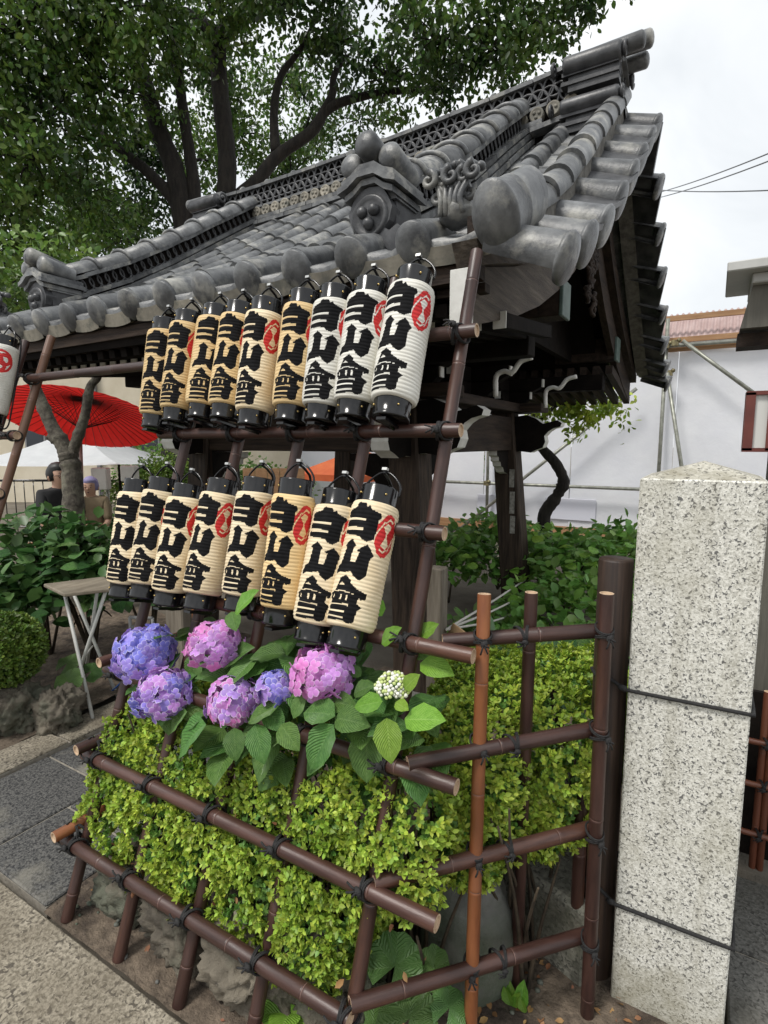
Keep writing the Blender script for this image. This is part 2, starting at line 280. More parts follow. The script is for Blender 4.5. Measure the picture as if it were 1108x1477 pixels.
def link(name, me, parent=None, M=None, label=None, cat=None, group=None, kind=None):
    o = bpy.data.objects.new(name, me); col.objects.link(o); M = M if M is not None else Matrix.Identity(4)
    if parent is not None: o.parent = parent; o.matrix_parent_inverse = WORLD[parent.name].inverted()
    o.matrix_basis = M; WORLD[o.name] = M.copy(); return tag(o, label, cat, group, kind)
def tag(o, label=None, cat=None, group=None, kind=None):
    if label: o['label'] = label
    if cat: o['category'] = cat
    if group: o['group'] = group
    if kind: o['kind'] = kind
    return o
def thing(name, loc, label, cat, group=None, kind=None):
    return link(name, None, None, Matrix.Translation(loc), label, cat, group, kind)
def mtx(o, x, y, z):
    return Matrix(((x[0], y[0], z[0], o[0]), (x[1], y[1], z[1], o[1]), (x[2], y[2], z[2], o[2]), (0, 0, 0, 1)))
def along(o, d, hint=(0, 0, 1)):
    x, y, z = basis(d, hint); return mtx(o, x, y, z)
def bez(pts, n=24):
    """Catmull-Rom through points"""
    P = [np.asarray(p, float) for p in pts]; P = [2 * P[0] - P[1]] + P + [2 * P[-1] - P[-2]]; out = []
    m = len(P) - 3
    for k in range(n + 1):
        t = k / n * m; i = min(int(t), m - 1); u = t - i; a, b, c, d = P[i:i + 4]
        out.append(.5 * ((2 * b) + (-a + c) * u + (2 * a - 5 * b + 4 * c - d) * u * u + (-a + 3 * b - 3 * c + d) * u ** 3))
    return np.array(out)
def curl(turns=1.4, r0=1., r1=.25, n=18, a0=0, sgn=1):
    return [((r0 + (r1 - r0) * k / n) * math.cos(a0 + sgn * turns * 2 * math.pi * k / n), (r0 + (r1 - r0) * k / n) * math.sin(a0 + sgn * turns * 2 * math.pi * k / n)) for k in range(n + 1)]

# bamboo pole in local Z with nodes, cut ends
_bcount = 0
def bamboo(parent, p0, p1, r=.0205, mt=None, name='bamboo_rail', ends=(True, True), nodes=None):
    global _bcount; _bcount += 1
    p0 = np.asarray(p0, float); p1 = np.asarray(p1, float); Ln = float(np.linalg.norm(p1 - p0)); mb = MB(); rr = random.Random(_bcount)
    zs = []; z = rr.uniform(.06, .26) if nodes is None else nodes
    while z < Ln - .03: zs.append(z); z += rr.uniform(.24, .32)
    prof = [(r * .97, 0), (r, .004)]
    for q in zs: prof += [(r * .995, q - .006), (r * 1.045, q - .003), (r * .965, q - .0008), (r * .965, q + .0008), (r * 1.035, q + .003), (r * .99, q + .008)]
    prof += [(r, Ln - .004), (r * .97, Ln)]
    nodeset = set()
    for i, _ in enumerate(zs): nodeset.add(2 + 6 * i + 2)
    mb.lathe(prof, 16, m=0, mf=lambda i: 2 if i in nodeset else 0)
    for h, sg in ((0, -1), (Ln, 1)):
        b = mb.n; a = np.arange(16) * 2 * math.pi / 16
        v = [];
        for rr_, hh in ((r * .97, 0), (r * .76, 0), (r * .72, -.004 * sg), (0.0001, -.004 * sg)):
            v += [(rr_ * math.cos(t), rr_ * math.sin(t), h + hh) for t in a]
        f = []; ms = []
        for k in range(3):
            for j in range(16):
                q = (k * 16 + j, k * 16 + (j + 1) % 16, (k + 1) * 16 + (j + 1) % 16, (k + 1) * 16 + j); f.append(q if sg > 0 else q[::-1])
        mb.add(v, f, 1, False)
    x, y, z = basis(p1 - p0, (0, 1, .3))
    return mb.build(name, [mt or bamboo_d, bamboo_e, bamboo_n], parent, fixn=False, M=mtx(p0, x, y, z))
# rope tie around a crossing: loops round the first pole (axis z), knot on +y
def tie_mesh():
    mb = MB()
    for s in (-1, 1):
        for e in (0, 1):
            a = np.linspace(0, 2 * math.pi, 20, endpoint=False); w = .010 + .005 * e
            P = np.stack([.026 * np.cos(a), .031 * np.sin(a) + .006, s * w + .010 * np.sin(a) * s], 1)
            mb.tube(P, .0030, 6, close=True)
    mb.blob((.002, -.036, -.004), (.011, .008, .012), 3, .35, 2, 2)
    for k, (dx, dz) in enumerate(((.012, -.03), (-.009, -.034), (.016, -.012))):
        mb.tube(bez([(0, -.036, -.004), (dx * .5, -.045, dz * .5), (dx, -.042, dz)], 6), .0028, 6)
    return mb.mesh('rope_tie', twine)
TIE = tie_mesh()
def tie(parent, p, axis, out, roll=0, sc=1.0):
    z = nrm(axis); y = -nrm(np.asarray(out, float) - z * (np.asarray(out, float) @ z)); x = np.cross(y, z)
    M = mtx(p, x, y, z) @ Matrix.Rotation(roll, 4, 'Z') @ Matrix.Diagonal((sc, sc, sc, 1))
    return link('rope_tie', TIE, parent, M)
# ------------------------------------------------------------------ ground, paving
g = MB(); g.add([(-200, -200, -.06), (200, -200, -.06), (200, 200, -.06), (-200, 200, -.06)], [(0, 1, 2, 3)])
g.build('ground', mat('trodden_earth', (.10, .085, .065), (.17, .15, .12), rough=.95, scale=3, bump=.6, bscale=30, coord='Object'), kind='structure')
joint = mat('light_mortar', (.22, .20, .165), (.34, .31, .26), rough=.95, scale=30, bump=.5)
def paving(name, mt, slabs, z=0, th=.045, seed=1):
    st = thing(name, (0, 0, z), None, None, kind='structure'); rr = random.Random(seed)
    x0 = min(s[0] for s in slabs); x1 = max(s[1] for s in slabs); y0 = min(s[2] for s in slabs); y1 = max(s[3] for s in slabs)
    MB().box(((x0 + x1) / 2, (y0 + y1) / 2, z - .0325), (x1 - x0 - .01, y1 - y0 - .01, .045)).build('mortar_bed', joint, st)
    for a, b, c, d in slabs:
        dz = rr.uniform(-.003, .003); m = MB().box((0, 0, 0), (b - a - .012, d - c - .012, th))
        m.build('paving_slab', mt, st, bevel=.005, M=Matrix.Translation(((a + b) / 2, (c + d) / 2, z - th / 2 + dz)) @ Matrix.Rotation(rr.uniform(-.004, .004), 4, 'Z'))
    return st
paving('path', gr_path, [(a, b, c, d) for (a, b) in ((-4.6, -3.45), (-3.45, -2.27), (-2.27, -.98), (-.98, .32), (.32, 1.5)) for (c, d) in ((-.55, .17), (.17, .885))], z=-.004, seed=3)
paving('approach_paving', gr_dark, [(-2.86, -2.37, .90, 1.43), (-2.37, -1.90, .90, 1.25), (-2.86, -2.37, 1.43, 2.05), (-2.37, -1.90, 1.25, 1.95), (-2.86, -2.37, 2.05, 2.7), (-2.37, -1.90, 1.95, 2.7)], z=-.002, seed=4)
paving('kerb', gr_path, [(-3.10, -2.87, .90, 1.55), (-3.10, -2.87, 1.55, 2.3)], z=.012, seed=5)
paving('side_paving', gr_grey, [(.13, .95, .9, 1.925), (.95, 1.8, .9, 1.925), (.13, .95, 1.925, 2.30), (.95, 1.8, 1.925, 2.30)], z=.0, seed=6)
# planting bed, gently uneven
def bedz(x, y): return .012 * mnoise.noise(Vector((x * 5, y * 5, 0))) + .006 * mnoise.noise(Vector((x * 19, y * 19, 3))) - .004 + .05 * max(0, min(1, (y - 1.3) * 1.5))
def bed(name, x0, x1, y0, y1, nx, ny):
    m = MB(); m.sheet(lambda u, v: (x0 + (x1 - x0) * u, y0 + (y1 - y0) * v, bedz(x0 + (x1 - x0) * u, y0 + (y1 - y0) * v)), nx, ny); return m.build(name, soil, kind='structure')
bed('planting_bed', -1.89, .125, .888, 3.2, 90, 90)
bed('soil_bank', -5.2, -3.11, .89, 3.2, 60, 60)
# gravel and leaf litter lying on the bed
def flat_mesh(name, V, F, mt, parent=None, smooth=False, **k):
    me = bpy.data.meshes.new(name); V = np.asarray(V, np.float32); F = np.asarray(F, np.int32)
    me.vertices.add(len(V)); me.vertices.foreach_set('co', V.ravel()); n = F.shape[1]
    me.loops.add(F.size); me.loops.foreach_set('vertex_index', F.ravel()); me.polygons.add(len(F))
    me.polygons.foreach_set('loop_start', np.arange(0, F.size, n, dtype=np.int32)); me.polygons.foreach_set('loop_total', np.full(len(F), n, np.int32))
    if smooth: me.polygons.foreach_set('use_smooth', np.ones(len(F), bool))
    me.materials.append(mt); me.update(calc_edges=True); return link(name, me, parent, **k)
LEAF6 = np.array([(0, 0, 0), (.33, .26, .07), (.68, .24, .06), (1, 0, -.04), (.68, -.24, .06), (.33, -.26, .07)]); LEAF6F = np.array([(0, 3, 2, 1), (0, 5, 4, 3)])
def leaves(name, P, D, U, S, mt, parent=None, W=1.0, **k):
    """P base points, D growth directions, U up hints, S lengths: one mesh of folded leaves"""
    D = D / np.linalg.norm(D, axis=1, keepdims=True); Y = np.cross(U, D); Y /= np.linalg.norm(Y, axis=1, keepdims=True) + 1e-9; Z = np.cross(D, Y)
    T = LEAF6; V = P[:, None] + S[:, None, None] * (T[None, :, 0:1] * D[:, None] + W * T[None, :, 1:2] * Y[:, None] + T[None, :, 2:3] * Z[:, None])
    n = len(P); F = (LEAF6F[None] + (np.arange(n) * 6)[:, None, None]).reshape(-1, 4)
    return flat_mesh(name, V.reshape(-1, 3), F, mt, parent, **k)
def rdir(n): v = rng.normal(size=(n, 3)); return v / np.linalg.norm(v, axis=1, keepdims=True)
n = 900; P = np.stack([rng.uniform(-1.85, .1, n), rng.uniform(.93, 2.2, n), np.zeros(n)], 1)
P = P[(P[:, 0] > -1.0) | (rng.random(n) < .3)]
P[:, 2] = [bedz(x, y) + .004 for x, y, _ in P]; n = len(P); D = rdir(n); D[:, 2] *= .25; U = rdir(n) * .4 + (0, 0, 1)
leaves('leaf_litter', P, D, U, rng.uniform(.012, .035, n), dryleaf, kind='stuff', label='brown dry leaf litter scattered over the planting bed soil', cat='leaf litter')
pm = MB(); 
for i in range(260):
    x, y = random.uniform(-1.85, .1), random.uniform(.92, 2.0); r = random.uniform(.004, .014)
    pm.blob((x, y, bedz(x, y) + r * .3), (r, r * .8, r * .6), i, .25, 1.2, 1)
pm.build('gravel', stone_sm, kind='stuff', label='small loose pebbles lying on the planting bed', cat='gravel')
# rocks, each one a thing
def stone(name, c, r, seed, label, amp=.3, mt=None, f=1.4, flat=None, group=None, rot=0, sub=4):
    m = MB().blob((0, 0, 0), r, seed, amp, f, 5 if mt is None else sub, flat=flat, rough_=1.0 if mt is None else 0)
    return m.build(name, mt or rock, None, M=Matrix.Translation(c) @ Matrix.Rotation(rot, 4, 'Z'), label=label, cat='rock', group=group)
G = 'rocks edging the planting bed'
stone('rock', (-1.63, 1.08, .08), (.17, .12, .15), 1, 'pale craggy rock under the hedge at its left end', .35, group=G)
stone('rock', (-1.34, 1.07, .07), (.19, .13, .15), 2, 'long cracked rock under the middle of the hedge', .4, group=G, rot=.3)
stone('rock', (-1.05, 1.08, .08), (.16, .13, .16), 3, 'dark craggy rock behind the third bamboo foot', .4, group=G)
stone('rock', (-.80, 1.12, .08), (.14, .12, .15), 4, 'dark rock behind the round leaf plant', .35, group=G)
stone('rock', (-1.22, 1.04, .02), (.09, .06, .05), 6, 'small low rock in front of the hedge rocks', .35, group=G)
stone('boulder', (-.56, 1.44, .10), (.15, .14, .27), 8, 'smooth upright grey boulder behind the orange bamboo post', .12, stone_sm, 1.1, .9)
stone('rock', (-3.28, 1.52, .10), (.15, .16, .17), 11, 'dark craggy rock below the ball shaped shrub', .4, group='dark rocks by the stool')
stone('rock', (-3.10, 1.62, .09), (.13, .12, .15), 12, 'dark rounded rock next to the white stool foot', .35, group='dark rocks by the stool')
stone('rock', (-3.42, 1.36, .05), (.15, .14, .14), 13, 'dark rock at the left picture edge', .4, group='dark rocks by the stool')
stone('rock', (-.05, 1.47, .005), (.05, .035, .04), 14, 'small pale stone at the foot of the granite pillar', .3, stone_sm)
stone('rock', (-.80, 1.08, .012), (.022, .02, .02), 15, 'small white pebble under the hedge clump', .3, stone_sm)
for k, (c, d, rz, lb) in enumerate((((-.36, 1.66, .13), (.34, .16, .26), -.35, 'low mossy kerb stone behind the side fence'), ((-.44, 1.93, .25), (.22, .14, .40), .5, 'upright stone block behind the kerb stone'))):
    b = MB().box((0, 0, 0), d); b.build('kerb_stone', granite('kerb_granite%d' % k, (.14, .135, .11), (.07, .068, .058), (.24, .23, .19), s=80, rough=.85, dirt=((.08, .085, .055), 4, (.45, .65), .7), bump=.7), None, bevel=.015, M=Matrix.Translation(c) @ Matrix.Rotation(rz, 4, 'Z'), label=lb, cat='stone')

# ------------------------------------------------------------------ granite pillar, ropes, post behind it
PX0, PX1, PY0, PY1, PZ = -.157, .118, 1.545, 1.825, 1.51
pl = thing('stone_pillar', ((PX0 + PX1) / 2, (PY0 + PY1) / 2, 0), 'tall speckled white granite pillar with shallow pyramid top', 'pillar')
m = MB().box(((PX0 + PX1) / 2, (PY0 + PY1) / 2, PZ / 2 - .05), (PX1 - PX0, PY1 - PY0, PZ + .1))
m.build('shaft', gr_pillar, pl, bevel=.004)
cxp, cyp = (PX0 + PX1) / 2, (PY0 + PY1) / 2; e = .004
m = MB(); m.add([(PX0 + e, PY0 + e, PZ - .001), (PX1 - e, PY0 + e, PZ - .001), (PX1 - e, PY1 - e, PZ - .001), (PX0 + e, PY1 - e, PZ - .001), (cxp, cyp, PZ + .042)], [(0, 1, 4), (1, 2, 4), (2, 3, 4), (3, 0, 4)], 0, False)
m.build('cap', granite('granite_cap', (.38, .36, .30), (.10, .095, .085), (.52, .50, .43), s=120, rough=.8, dirt=((.22, .20, .14), 9, (.42, .62), .7), bump=.5), pl)
PXc, PYc = -.212, 1.615
post = MB(); post.lathe([(.0455, -.05), (.0455, 1.278), (.0435, 1.283), (.001, 1.284)], 28, (PXc, PYc, 0)); 
post.build('round_post', mat('brown_post', (.018, .010, .007), (.05, .029, .019), rough=.55, scale=5, stretch=(16, 16, .5), bump=.15, bscale=10), None, label='thick dark brown round post between side fence and granite pillar', cat='post')
for k, zr in enumerate((.945, .315)):
    P = []
    def seg(a, b, n):
        for i in range(n): P.append(np.array(a) + (np.array(b) - np.array(a)) * i / n)
    q = .0055
    c1, c2, c3, c4 = (PX0 - q, PY0 - q, zr), (PX1 + q, PY0 - q, zr + .003), (PX1 + q, PY1 + q, zr), (PX0 - q, PY1 + q, zr)
    seg((PXc - .05, PYc, zr + .012), (PXc - .03, PYc - .046, zr + .012), 3); seg((PXc - .03, PYc - .046, zr + .012), (PXc + .012, PYc - .052, zr + .01), 3); seg((PXc + .012, PYc - .052, zr + .01), c1, 3); seg(c1, c2, 8); seg(c2, c3, 6); seg(c3, c4, 6); seg(c4, (PXc + .02, PYc + .05, zr + .01), 4); seg((PXc + .02, PYc + .05, zr + .01), (PXc - .05, PYc, zr + .012), 5)
    mb = MB().tube(np.array(P), .0052, 8, close=True); mb.blob((PX0 - .012, PY0 - .006, zr + .004), (.012, .008, .009), 5, .3, 2, 2)
    mb.build('binding_rope', twine, None, label='black rope lashing the pillar to the post, %s' % ('upper one' if k == 0 else 'lower one'), cat='rope', group='ropes round the granite pillar')
# ------------------------------------------------------------------ pavilion with tiled roof
XR, XL = -.66, -4.34; XC = -2.5; RY = 4.05; EY = 1.86
pav = thing('pavilion', (XC, RY, 0), 'old wooden shrine water pavilion with curved grey tiled roof', 'pavilion')
_py = np.array([1.80, 1.86, 2.2, 2.6, 3.0, 3.5, 4.05]); _pz = np.array([2.246, 2.268, 2.405, 2.62, 2.875, 3.225, 3.60])
def pz(Y):
    Y = Y if Y <= RY else 2 * RY - Y; return float(np.interp(Y, _py, _pz)) + .0
def sori(X, Y):
    u = (X - XC) / 1.84; e = 1 - min(1, abs(min(Y, 2 * RY - Y) - EY) / 2.2); return .03 * u ** 4 * (1 - .6 * e) + (.013 - .008 * e) * (X - XC) - (1 - e) * .030 * (-.9 - X if X < -.9 else 0)
def S(X, Y, h=0): return np.array((X, Y, pz(Y) + sori(X, Y) + h))
def slope_frame(X, Y):
    """matrix: local y up the slope, z off the roof"""
    a = S(X, Y - .03); b = S(X, Y + .03); y = nrm(b - a); c = nrm(S(X + .02, Y) - S(X - .02, Y)); z = nrm(np.cross(c, y)); x = np.cross(y, z); return x, y, z
# deck: closed body under the tiles, boarded soffit
top = [(y, pz(y) - .07) for y in (1.90, 2.2, 2.6, 3.0, 3.5, 4.05)]; top += [(2 * RY - y, z) for y, z in top[::-1][1:]]
bot = [(6.17, 2.11), (5.2, 2.27), (5.0, 2.55), (4.05, 2.95), (3.1, 2.55), (2.9, 2.27), (1.93, 2.11)]
bot = bot[:-1] + [(1.93, 2.11)]
dk = MB().prism(top + bot, (XR - .27) - (XL + .27), (XC, 0, 0), (0, 1, 0), (0, 0, 1), (1, 0, 0))
roof = dk.build('roof', wood_bk, pav, fixn=True)
# round cover tiles
def half_tile(L=.31, r0=.064, r1=.056, n=12):
    mb = MB(); V = []
    for y, r, th in ((0, r0, .016), (L, r1, .016)):
        for q in (r, r - th):
            V += [(q * math.cos(t), y, q * math.sin(t) * 1.02) for t in np.linspace(-.25, math.pi + .25, n + 1)]
    w = n + 1; F = []
    for i in range(n): F += [(i, i + 1, 2 * w + i + 1, 2 * w + i), (w + i + 1, w + i, 3 * w + i, 3 * w + i + 1)]
    mb.add(V, F); mb.add([V[k] for k in list(range(w)) + list(range(w, 2 * w))], [(i + 1, i, w + i, w + i + 1) for i in range(n)], 0, False)
    return mb.mesh('round_tile', tile)
HT = half_tile(); 
def arc_pan(L, w, sag, th, mt, name):
    mb = MB(); n = 6; V = []
    for y in (0, L):
        for k in (0, th):
            V += [(w * (i / n - .5), y, sag * ((2 * i / n - 1) ** 2) - k) for i in range(n + 1)]
    q = n + 1; F = []; 
    for i in range(n): F += [(i, i + 1, 2 * q + i + 1, 2 * q + i), (i + 1, i, q + i, q + i + 1)]
    mb.add(V, F, 0, True); return mb.mesh(name, mt)
PAN = arc_pan(.34, .205, .035, .026, tile, 'pan_tile'); 
dm = MB(); dm.lathe([(.0005, -.024), (.030, -.0225), (.055, -.017), (.0685, -.0085), (.0712, -.0062), (.0715, -.0045), (.0715, .013), (.0705, .0145), (.0665, .015), (.063, .03)], 28, d=(0, 1, 0), hint=(0, 0, 1)); DISC = dm.mesh('eave_disc', tile)
def front_pan(w=.215, sag=.010, h=.058, th=.03):
    mb = MB(); n = 8; V = []
    for y in (0, th):
        for k in (0, 1): V += [(w * (i / n - .5), y, sag * ((2 * i / n - 1) ** 2) - sag * .6 - k * h) for i in range(n + 1)]
    q = n + 1; F = []
    for i in range(n): F += [(i, q + i, q + i + 1, i + 1), (2 * q + i, 2 * q + i + 1, 3 * q + i + 1, 3 * q + i), (i, i + 1, 2 * q + i + 1, 2 * q + i), (q + i + 1, q + i, 3 * q + i, 3 * q + i + 1)]
    mb.add(V, F, 0, False); return mb.mesh('eave_pan', tile_lt)
FPAN = front_pan()
XS = [-.975 - .27 * k for k in range(12)]
def ycourse(n, y0=EY, y1=RY - .10):
    ys = [y0]; L = .262
    while len(ys) < n: Y = ys[-1]; sl = (pz(Y + .1) - pz(Y)) / .1; ys.append(Y + L / math.sqrt(1 + sl * sl))
    return [y for y in ys if y < y1]
YS = ycourse(12)
for X in XS:
    for j, Y in enumerate(YS):
        Xj = X + random.uniform(-.004, .004); x, y, z = slope_frame(Xj, Y + .1); p = S(Xj, Y, .030 + .012); link('round_tile', HT, roof, mtx(p, x, y, z) @ Matrix.Rotation(random.uniform(-.02, .02), 4, 'Z') @ Matrix.Rotation(-.02 + random.uniform(-.012, .012), 4, 'X'))
    x, y, z = slope_frame(X, EY + .05); d = mtx(S(X, EY - .004, .026), x, y, z) @ Matrix.Rotation(R(4 + random.uniform(-3, 3)), 4, 'X') @ Matrix.Rotation(random.uniform(-.05, .05), 4, 'Z'); link('eave_disc', DISC, roof, d @ Matrix.Diagonal((1, 1, 1.08, 1)))
PXS = [(-.66 - .975) / 2 - .0] + [x - .135 for x in XS[:-1]] + [(XS[-1] + XL) / 2]
for X in PXS:
    for j, Y in enumerate(YS):
        x, y, z = slope_frame(X, Y + .1); p = S(X, Y, .0 + .012); ws = 1.0 if X not in (PXS[0], PXS[-1]) else 1.35
        link('pan_tile', PAN, roof, mtx(p, x, y, z) @ Matrix.Rotation(-.03, 4, 'X') @ Matrix.Diagonal((ws, 1, 1, 1)))
    x, y, z = slope_frame(X, EY + .05); ws = 1.0 if X not in (PXS[0], PXS[-1]) else 1.3
    link('eave_pan', FPAN, roof, mtx(S(X, EY - .004, .004), x, y, z) @ Matrix.Diagonal((ws, 1, 1.1, 1)))
# back slope covering (only its edge is in view): simple ribbed sheet
bs = MB().sheet(lambda u, v: S(XL + (XR - XL) * u, 2 * RY - EY - (RY - EY) * v, .02 + .03 * abs(math.sin(u * 13.6 * math.pi))), 110, 10); bs.build('back_slope', tile, roof)
# verge: cap row and side tiles
for sx, XV in ((1, XR), (-1, XL)):
    for j, Y in enumerate(YS):
        x, y, z = slope_frame(XV, Y + .1); M = mtx(S(XV, Y + .02, .035 + .06 * min(1, (Y - EY) / 1.2)), x, y, z) @ Matrix.Rotation(random.uniform(-.02, .02), 4, 'Z') @ Matrix.Diagonal((1.12, 1, 1.12, 1)); link('verge_cap', HT, roof, M)
        x, y, z = slope_frame(XV, 2 * RY - Y - .1); M = mtx(S(XV, 2 * RY - Y - .3, .07), x, y, z); link('verge_cap', HT, roof, M)
    mb = MB(); pr = [(.0005, -.040), (.03, -.037), (.060, -.024), (.080, -.008), (.0855, -.002), (.0862, .001), (.0862, .010), (.085, .012), (.079, .0135), (.078, .018), (.076, .12), (.0765, .121), (.0735, .125), (.072, .27)]
    mb.lathe(pr, 30, d=(0, 1, 0), hint=(0, 0, 1)); x, y, z = slope_frame(XV, EY)
    mb.build('corner_disc', tile, roof, M=mtx(S(XV + .02 * sx, EY - .085, .035), x, y, z) @ Matrix.Rotation(R(10), 4, 'X') @ Matrix.Rotation(R(-8 * sx), 4, 'Z') @ Matrix.Diagonal((.95, 1, 1.30, 1)))
    # mortar rib under the caps
    rb = MB(); 
    for Y in np.linspace(1.95, 6.15, 42): pass
    poly = [(y, pz(y) + sori(XV, y) + .02 + .06 * min(1, (min(y, 2 * RY - y) - EY) / 1.2)) for y in np.linspace(1.93, 6.17, 40)] + [(y, pz(y) + sori(XV, y) - .06) for y in np.linspace(6.17, 1.93, 40)]
    rb.prism(poly, .10, (XV, 0, 0), (0, 1, 0), (0, 0, 1), (1, 0, 0)); rb.build('verge_bed', mortar, roof, fixn=True)
def side_tile():
    mb = MB(); n = 14; V = []; L = .27; 
    for y, r in ((0, .076), (L, .088)):
        for q in (r, r - .017): V += [(q * math.cos(t), y, q * math.sin(t)) for t in np.linspace(-.3, math.pi + .3, n + 1)]
    w = n + 1; F = []
    for i in range(n): F += [(i, i + 1, 2 * w + i + 1, 2 * w + i), (w + i + 1, w + i, 3 * w + i, 3 * w + i + 1)]
    mb.add(V, F); b = mb.n
    mb.lathe([(.0005, L + .012), (.05, L + .010), (.086, L + .004), (.094, L - .006), (.090, L - .018), (.07, L - .02)], 28, d=(0, 1, 0), hint=(0, 0, 1)); return mb.mesh('verge_tile', tile)
STL = side_tile()
SY = [1.86, 2.14, 2.46, 2.79, 3.11, 3.42, 3.72, 4.03]
for sx, XV in ((1, XR), (-1, XL)):
    for k, Y0_ in enumerate(SY):
        for back in (0, 1):
            if back and k == 7: continue
            Y = 2 * RY - Y0_ if back else Y0_; fx = np.array((sx, 0, -.36)); fx = nrm(fx); sl = S(XV, Y + .05) - S(XV, Y - .05); zz = nrm(np.cross(nrm((1, 0, 0)), nrm(sl))) if True else 0; zz = nrm(zz - fx * (zz @ fx)); xx = np.cross(fx, zz)
            link('verge_tile', STL, roof, mtx(S(XV - .02 * sx, Y, -.026 + random.uniform(-.006, .006)), xx, fx, zz) @ Matrix.Rotation(random.uniform(-.03, .03), 4, 'Z') @ Matrix.Diagonal((.88, 1, .88, 1)))
            if k < 7:
                b = MB().box((0, 0, 0), (.42, .25, .022)); b.build('verge_pan', tile_dk, roof, M=mtx(S(XV + .10 * sx, Y + (.15 if not back else -.15), -.055), xx, fx, zz))
# ------------------------------------------------------------------ ridges
def ring_mesh(r=.068, t=.0085):
    a = np.linspace(0, 2 * math.pi, 20, endpoint=False); return MB().tube(np.stack([r * np.cos(a), 0 * a, r * np.sin(a)], 1), t, 6, close=True).mesh('lattice_ring', tile_dk)
RING = ring_mesh(); RINGS = ring_mesh(.045, .007)
td = MB(); td.lathe([(.0005, -.012), (.012, -.012), (.034, -.010), (.040, -.014), (.047, -.010), (.048, .03)], 20, d=(0, 1, 0), hint=(0, 0, 1))
for k in range(3): a = k * 2.09 + .4; td.blob((.019 * math.cos(a), -.014, .019 * math.sin(a)), (.011, .006, .011), k, .1, 1, 2)
TOMOE = td.mesh('ridge_disc', tile_lt)
def rz(X): return 3.60 + sori(X, RY) + .03 * ((X - XC) / 1.84) ** 2 - .012
RX0, RX1 = -4.18, -.86
core = MB(); NN = 24
core.sheet(lambda u, v: (RX0 + (RX1 - RX0) * u, RY + (-.085 if v < .25 else (.085 if v > .75 else (v - .5) * .34)), rz(RX0 + (RX1 - RX0) * u) + (.36 if .2 < v < .8 else -.06)), NN, 4)
ridge = core.build('main_ridge', wood_bk, pav)
def slabrow(z, wy, th, L, mt, name, jit=.003):
    n = int((RX1 - RX0) / L); me = MB().box((0, 0, 0), (L - .006, wy, th)).mesh(name, mt)
    for k in range(n):
        X = RX0 + L * (k + .5); t = (rz(X + .05) - rz(X - .05)) / .1; link(name, me, ridge, Matrix.Translation((X, RY + random.uniform(-jit, jit), rz(X) + z)) @ Matrix.Rotation(-math.atan(t), 4, 'Y'))
slabrow(.018, .36, .030, .30, tile, 'ridge_slab'); slabrow(.060, .32, .030, .28, tile, 'ridge_slab'); slabrow(.168, .26, .020, .31, tile, 'ridge_slab'); slabrow(.345, .25, .026, .30, tile, 'ridge_slab')
k = 0; X = RX1 - .07
while X > RX0 + .05:
    link('ridge_disc', TOMOE, ridge, Matrix.Translation((X, RY - .13, rz(X) + .118))); X -= .108
X = RX1 - .08
while X > RX0 + .05:
    for zz in (.222, .290): link('lattice_ring', RING, ridge, Matrix.Translation((X + (.034 if zz > .25 else 0), RY - .098, rz(X) + zz - .006))); 
    X -= .070
cv = half_tile(.31, .062, .058); 
n = int((RX1 - RX0) / .30)
for k in range(n):
    X = RX0 + .30 * k; t = (rz(X + .2) - rz(X + .1)) / .1; link('ridge_cap', cv, ridge, mtx((X, RY, rz(X) + .355), (0, 1, 0), nrm((1, 0, t)), nrm((-t, 0, 1))) @ Matrix.Diagonal((-1, 1, 1, 1)))
    a = np.linspace(-.1, math.pi + .1, 14); P = np.stack([0 * a + X + .29, RY + .066 * np.cos(a), rz(X + .29) + .357 + .066 * np.sin(a)], 1); MB().tube(P, .011, 6).build('cap_band', tile, ridge)
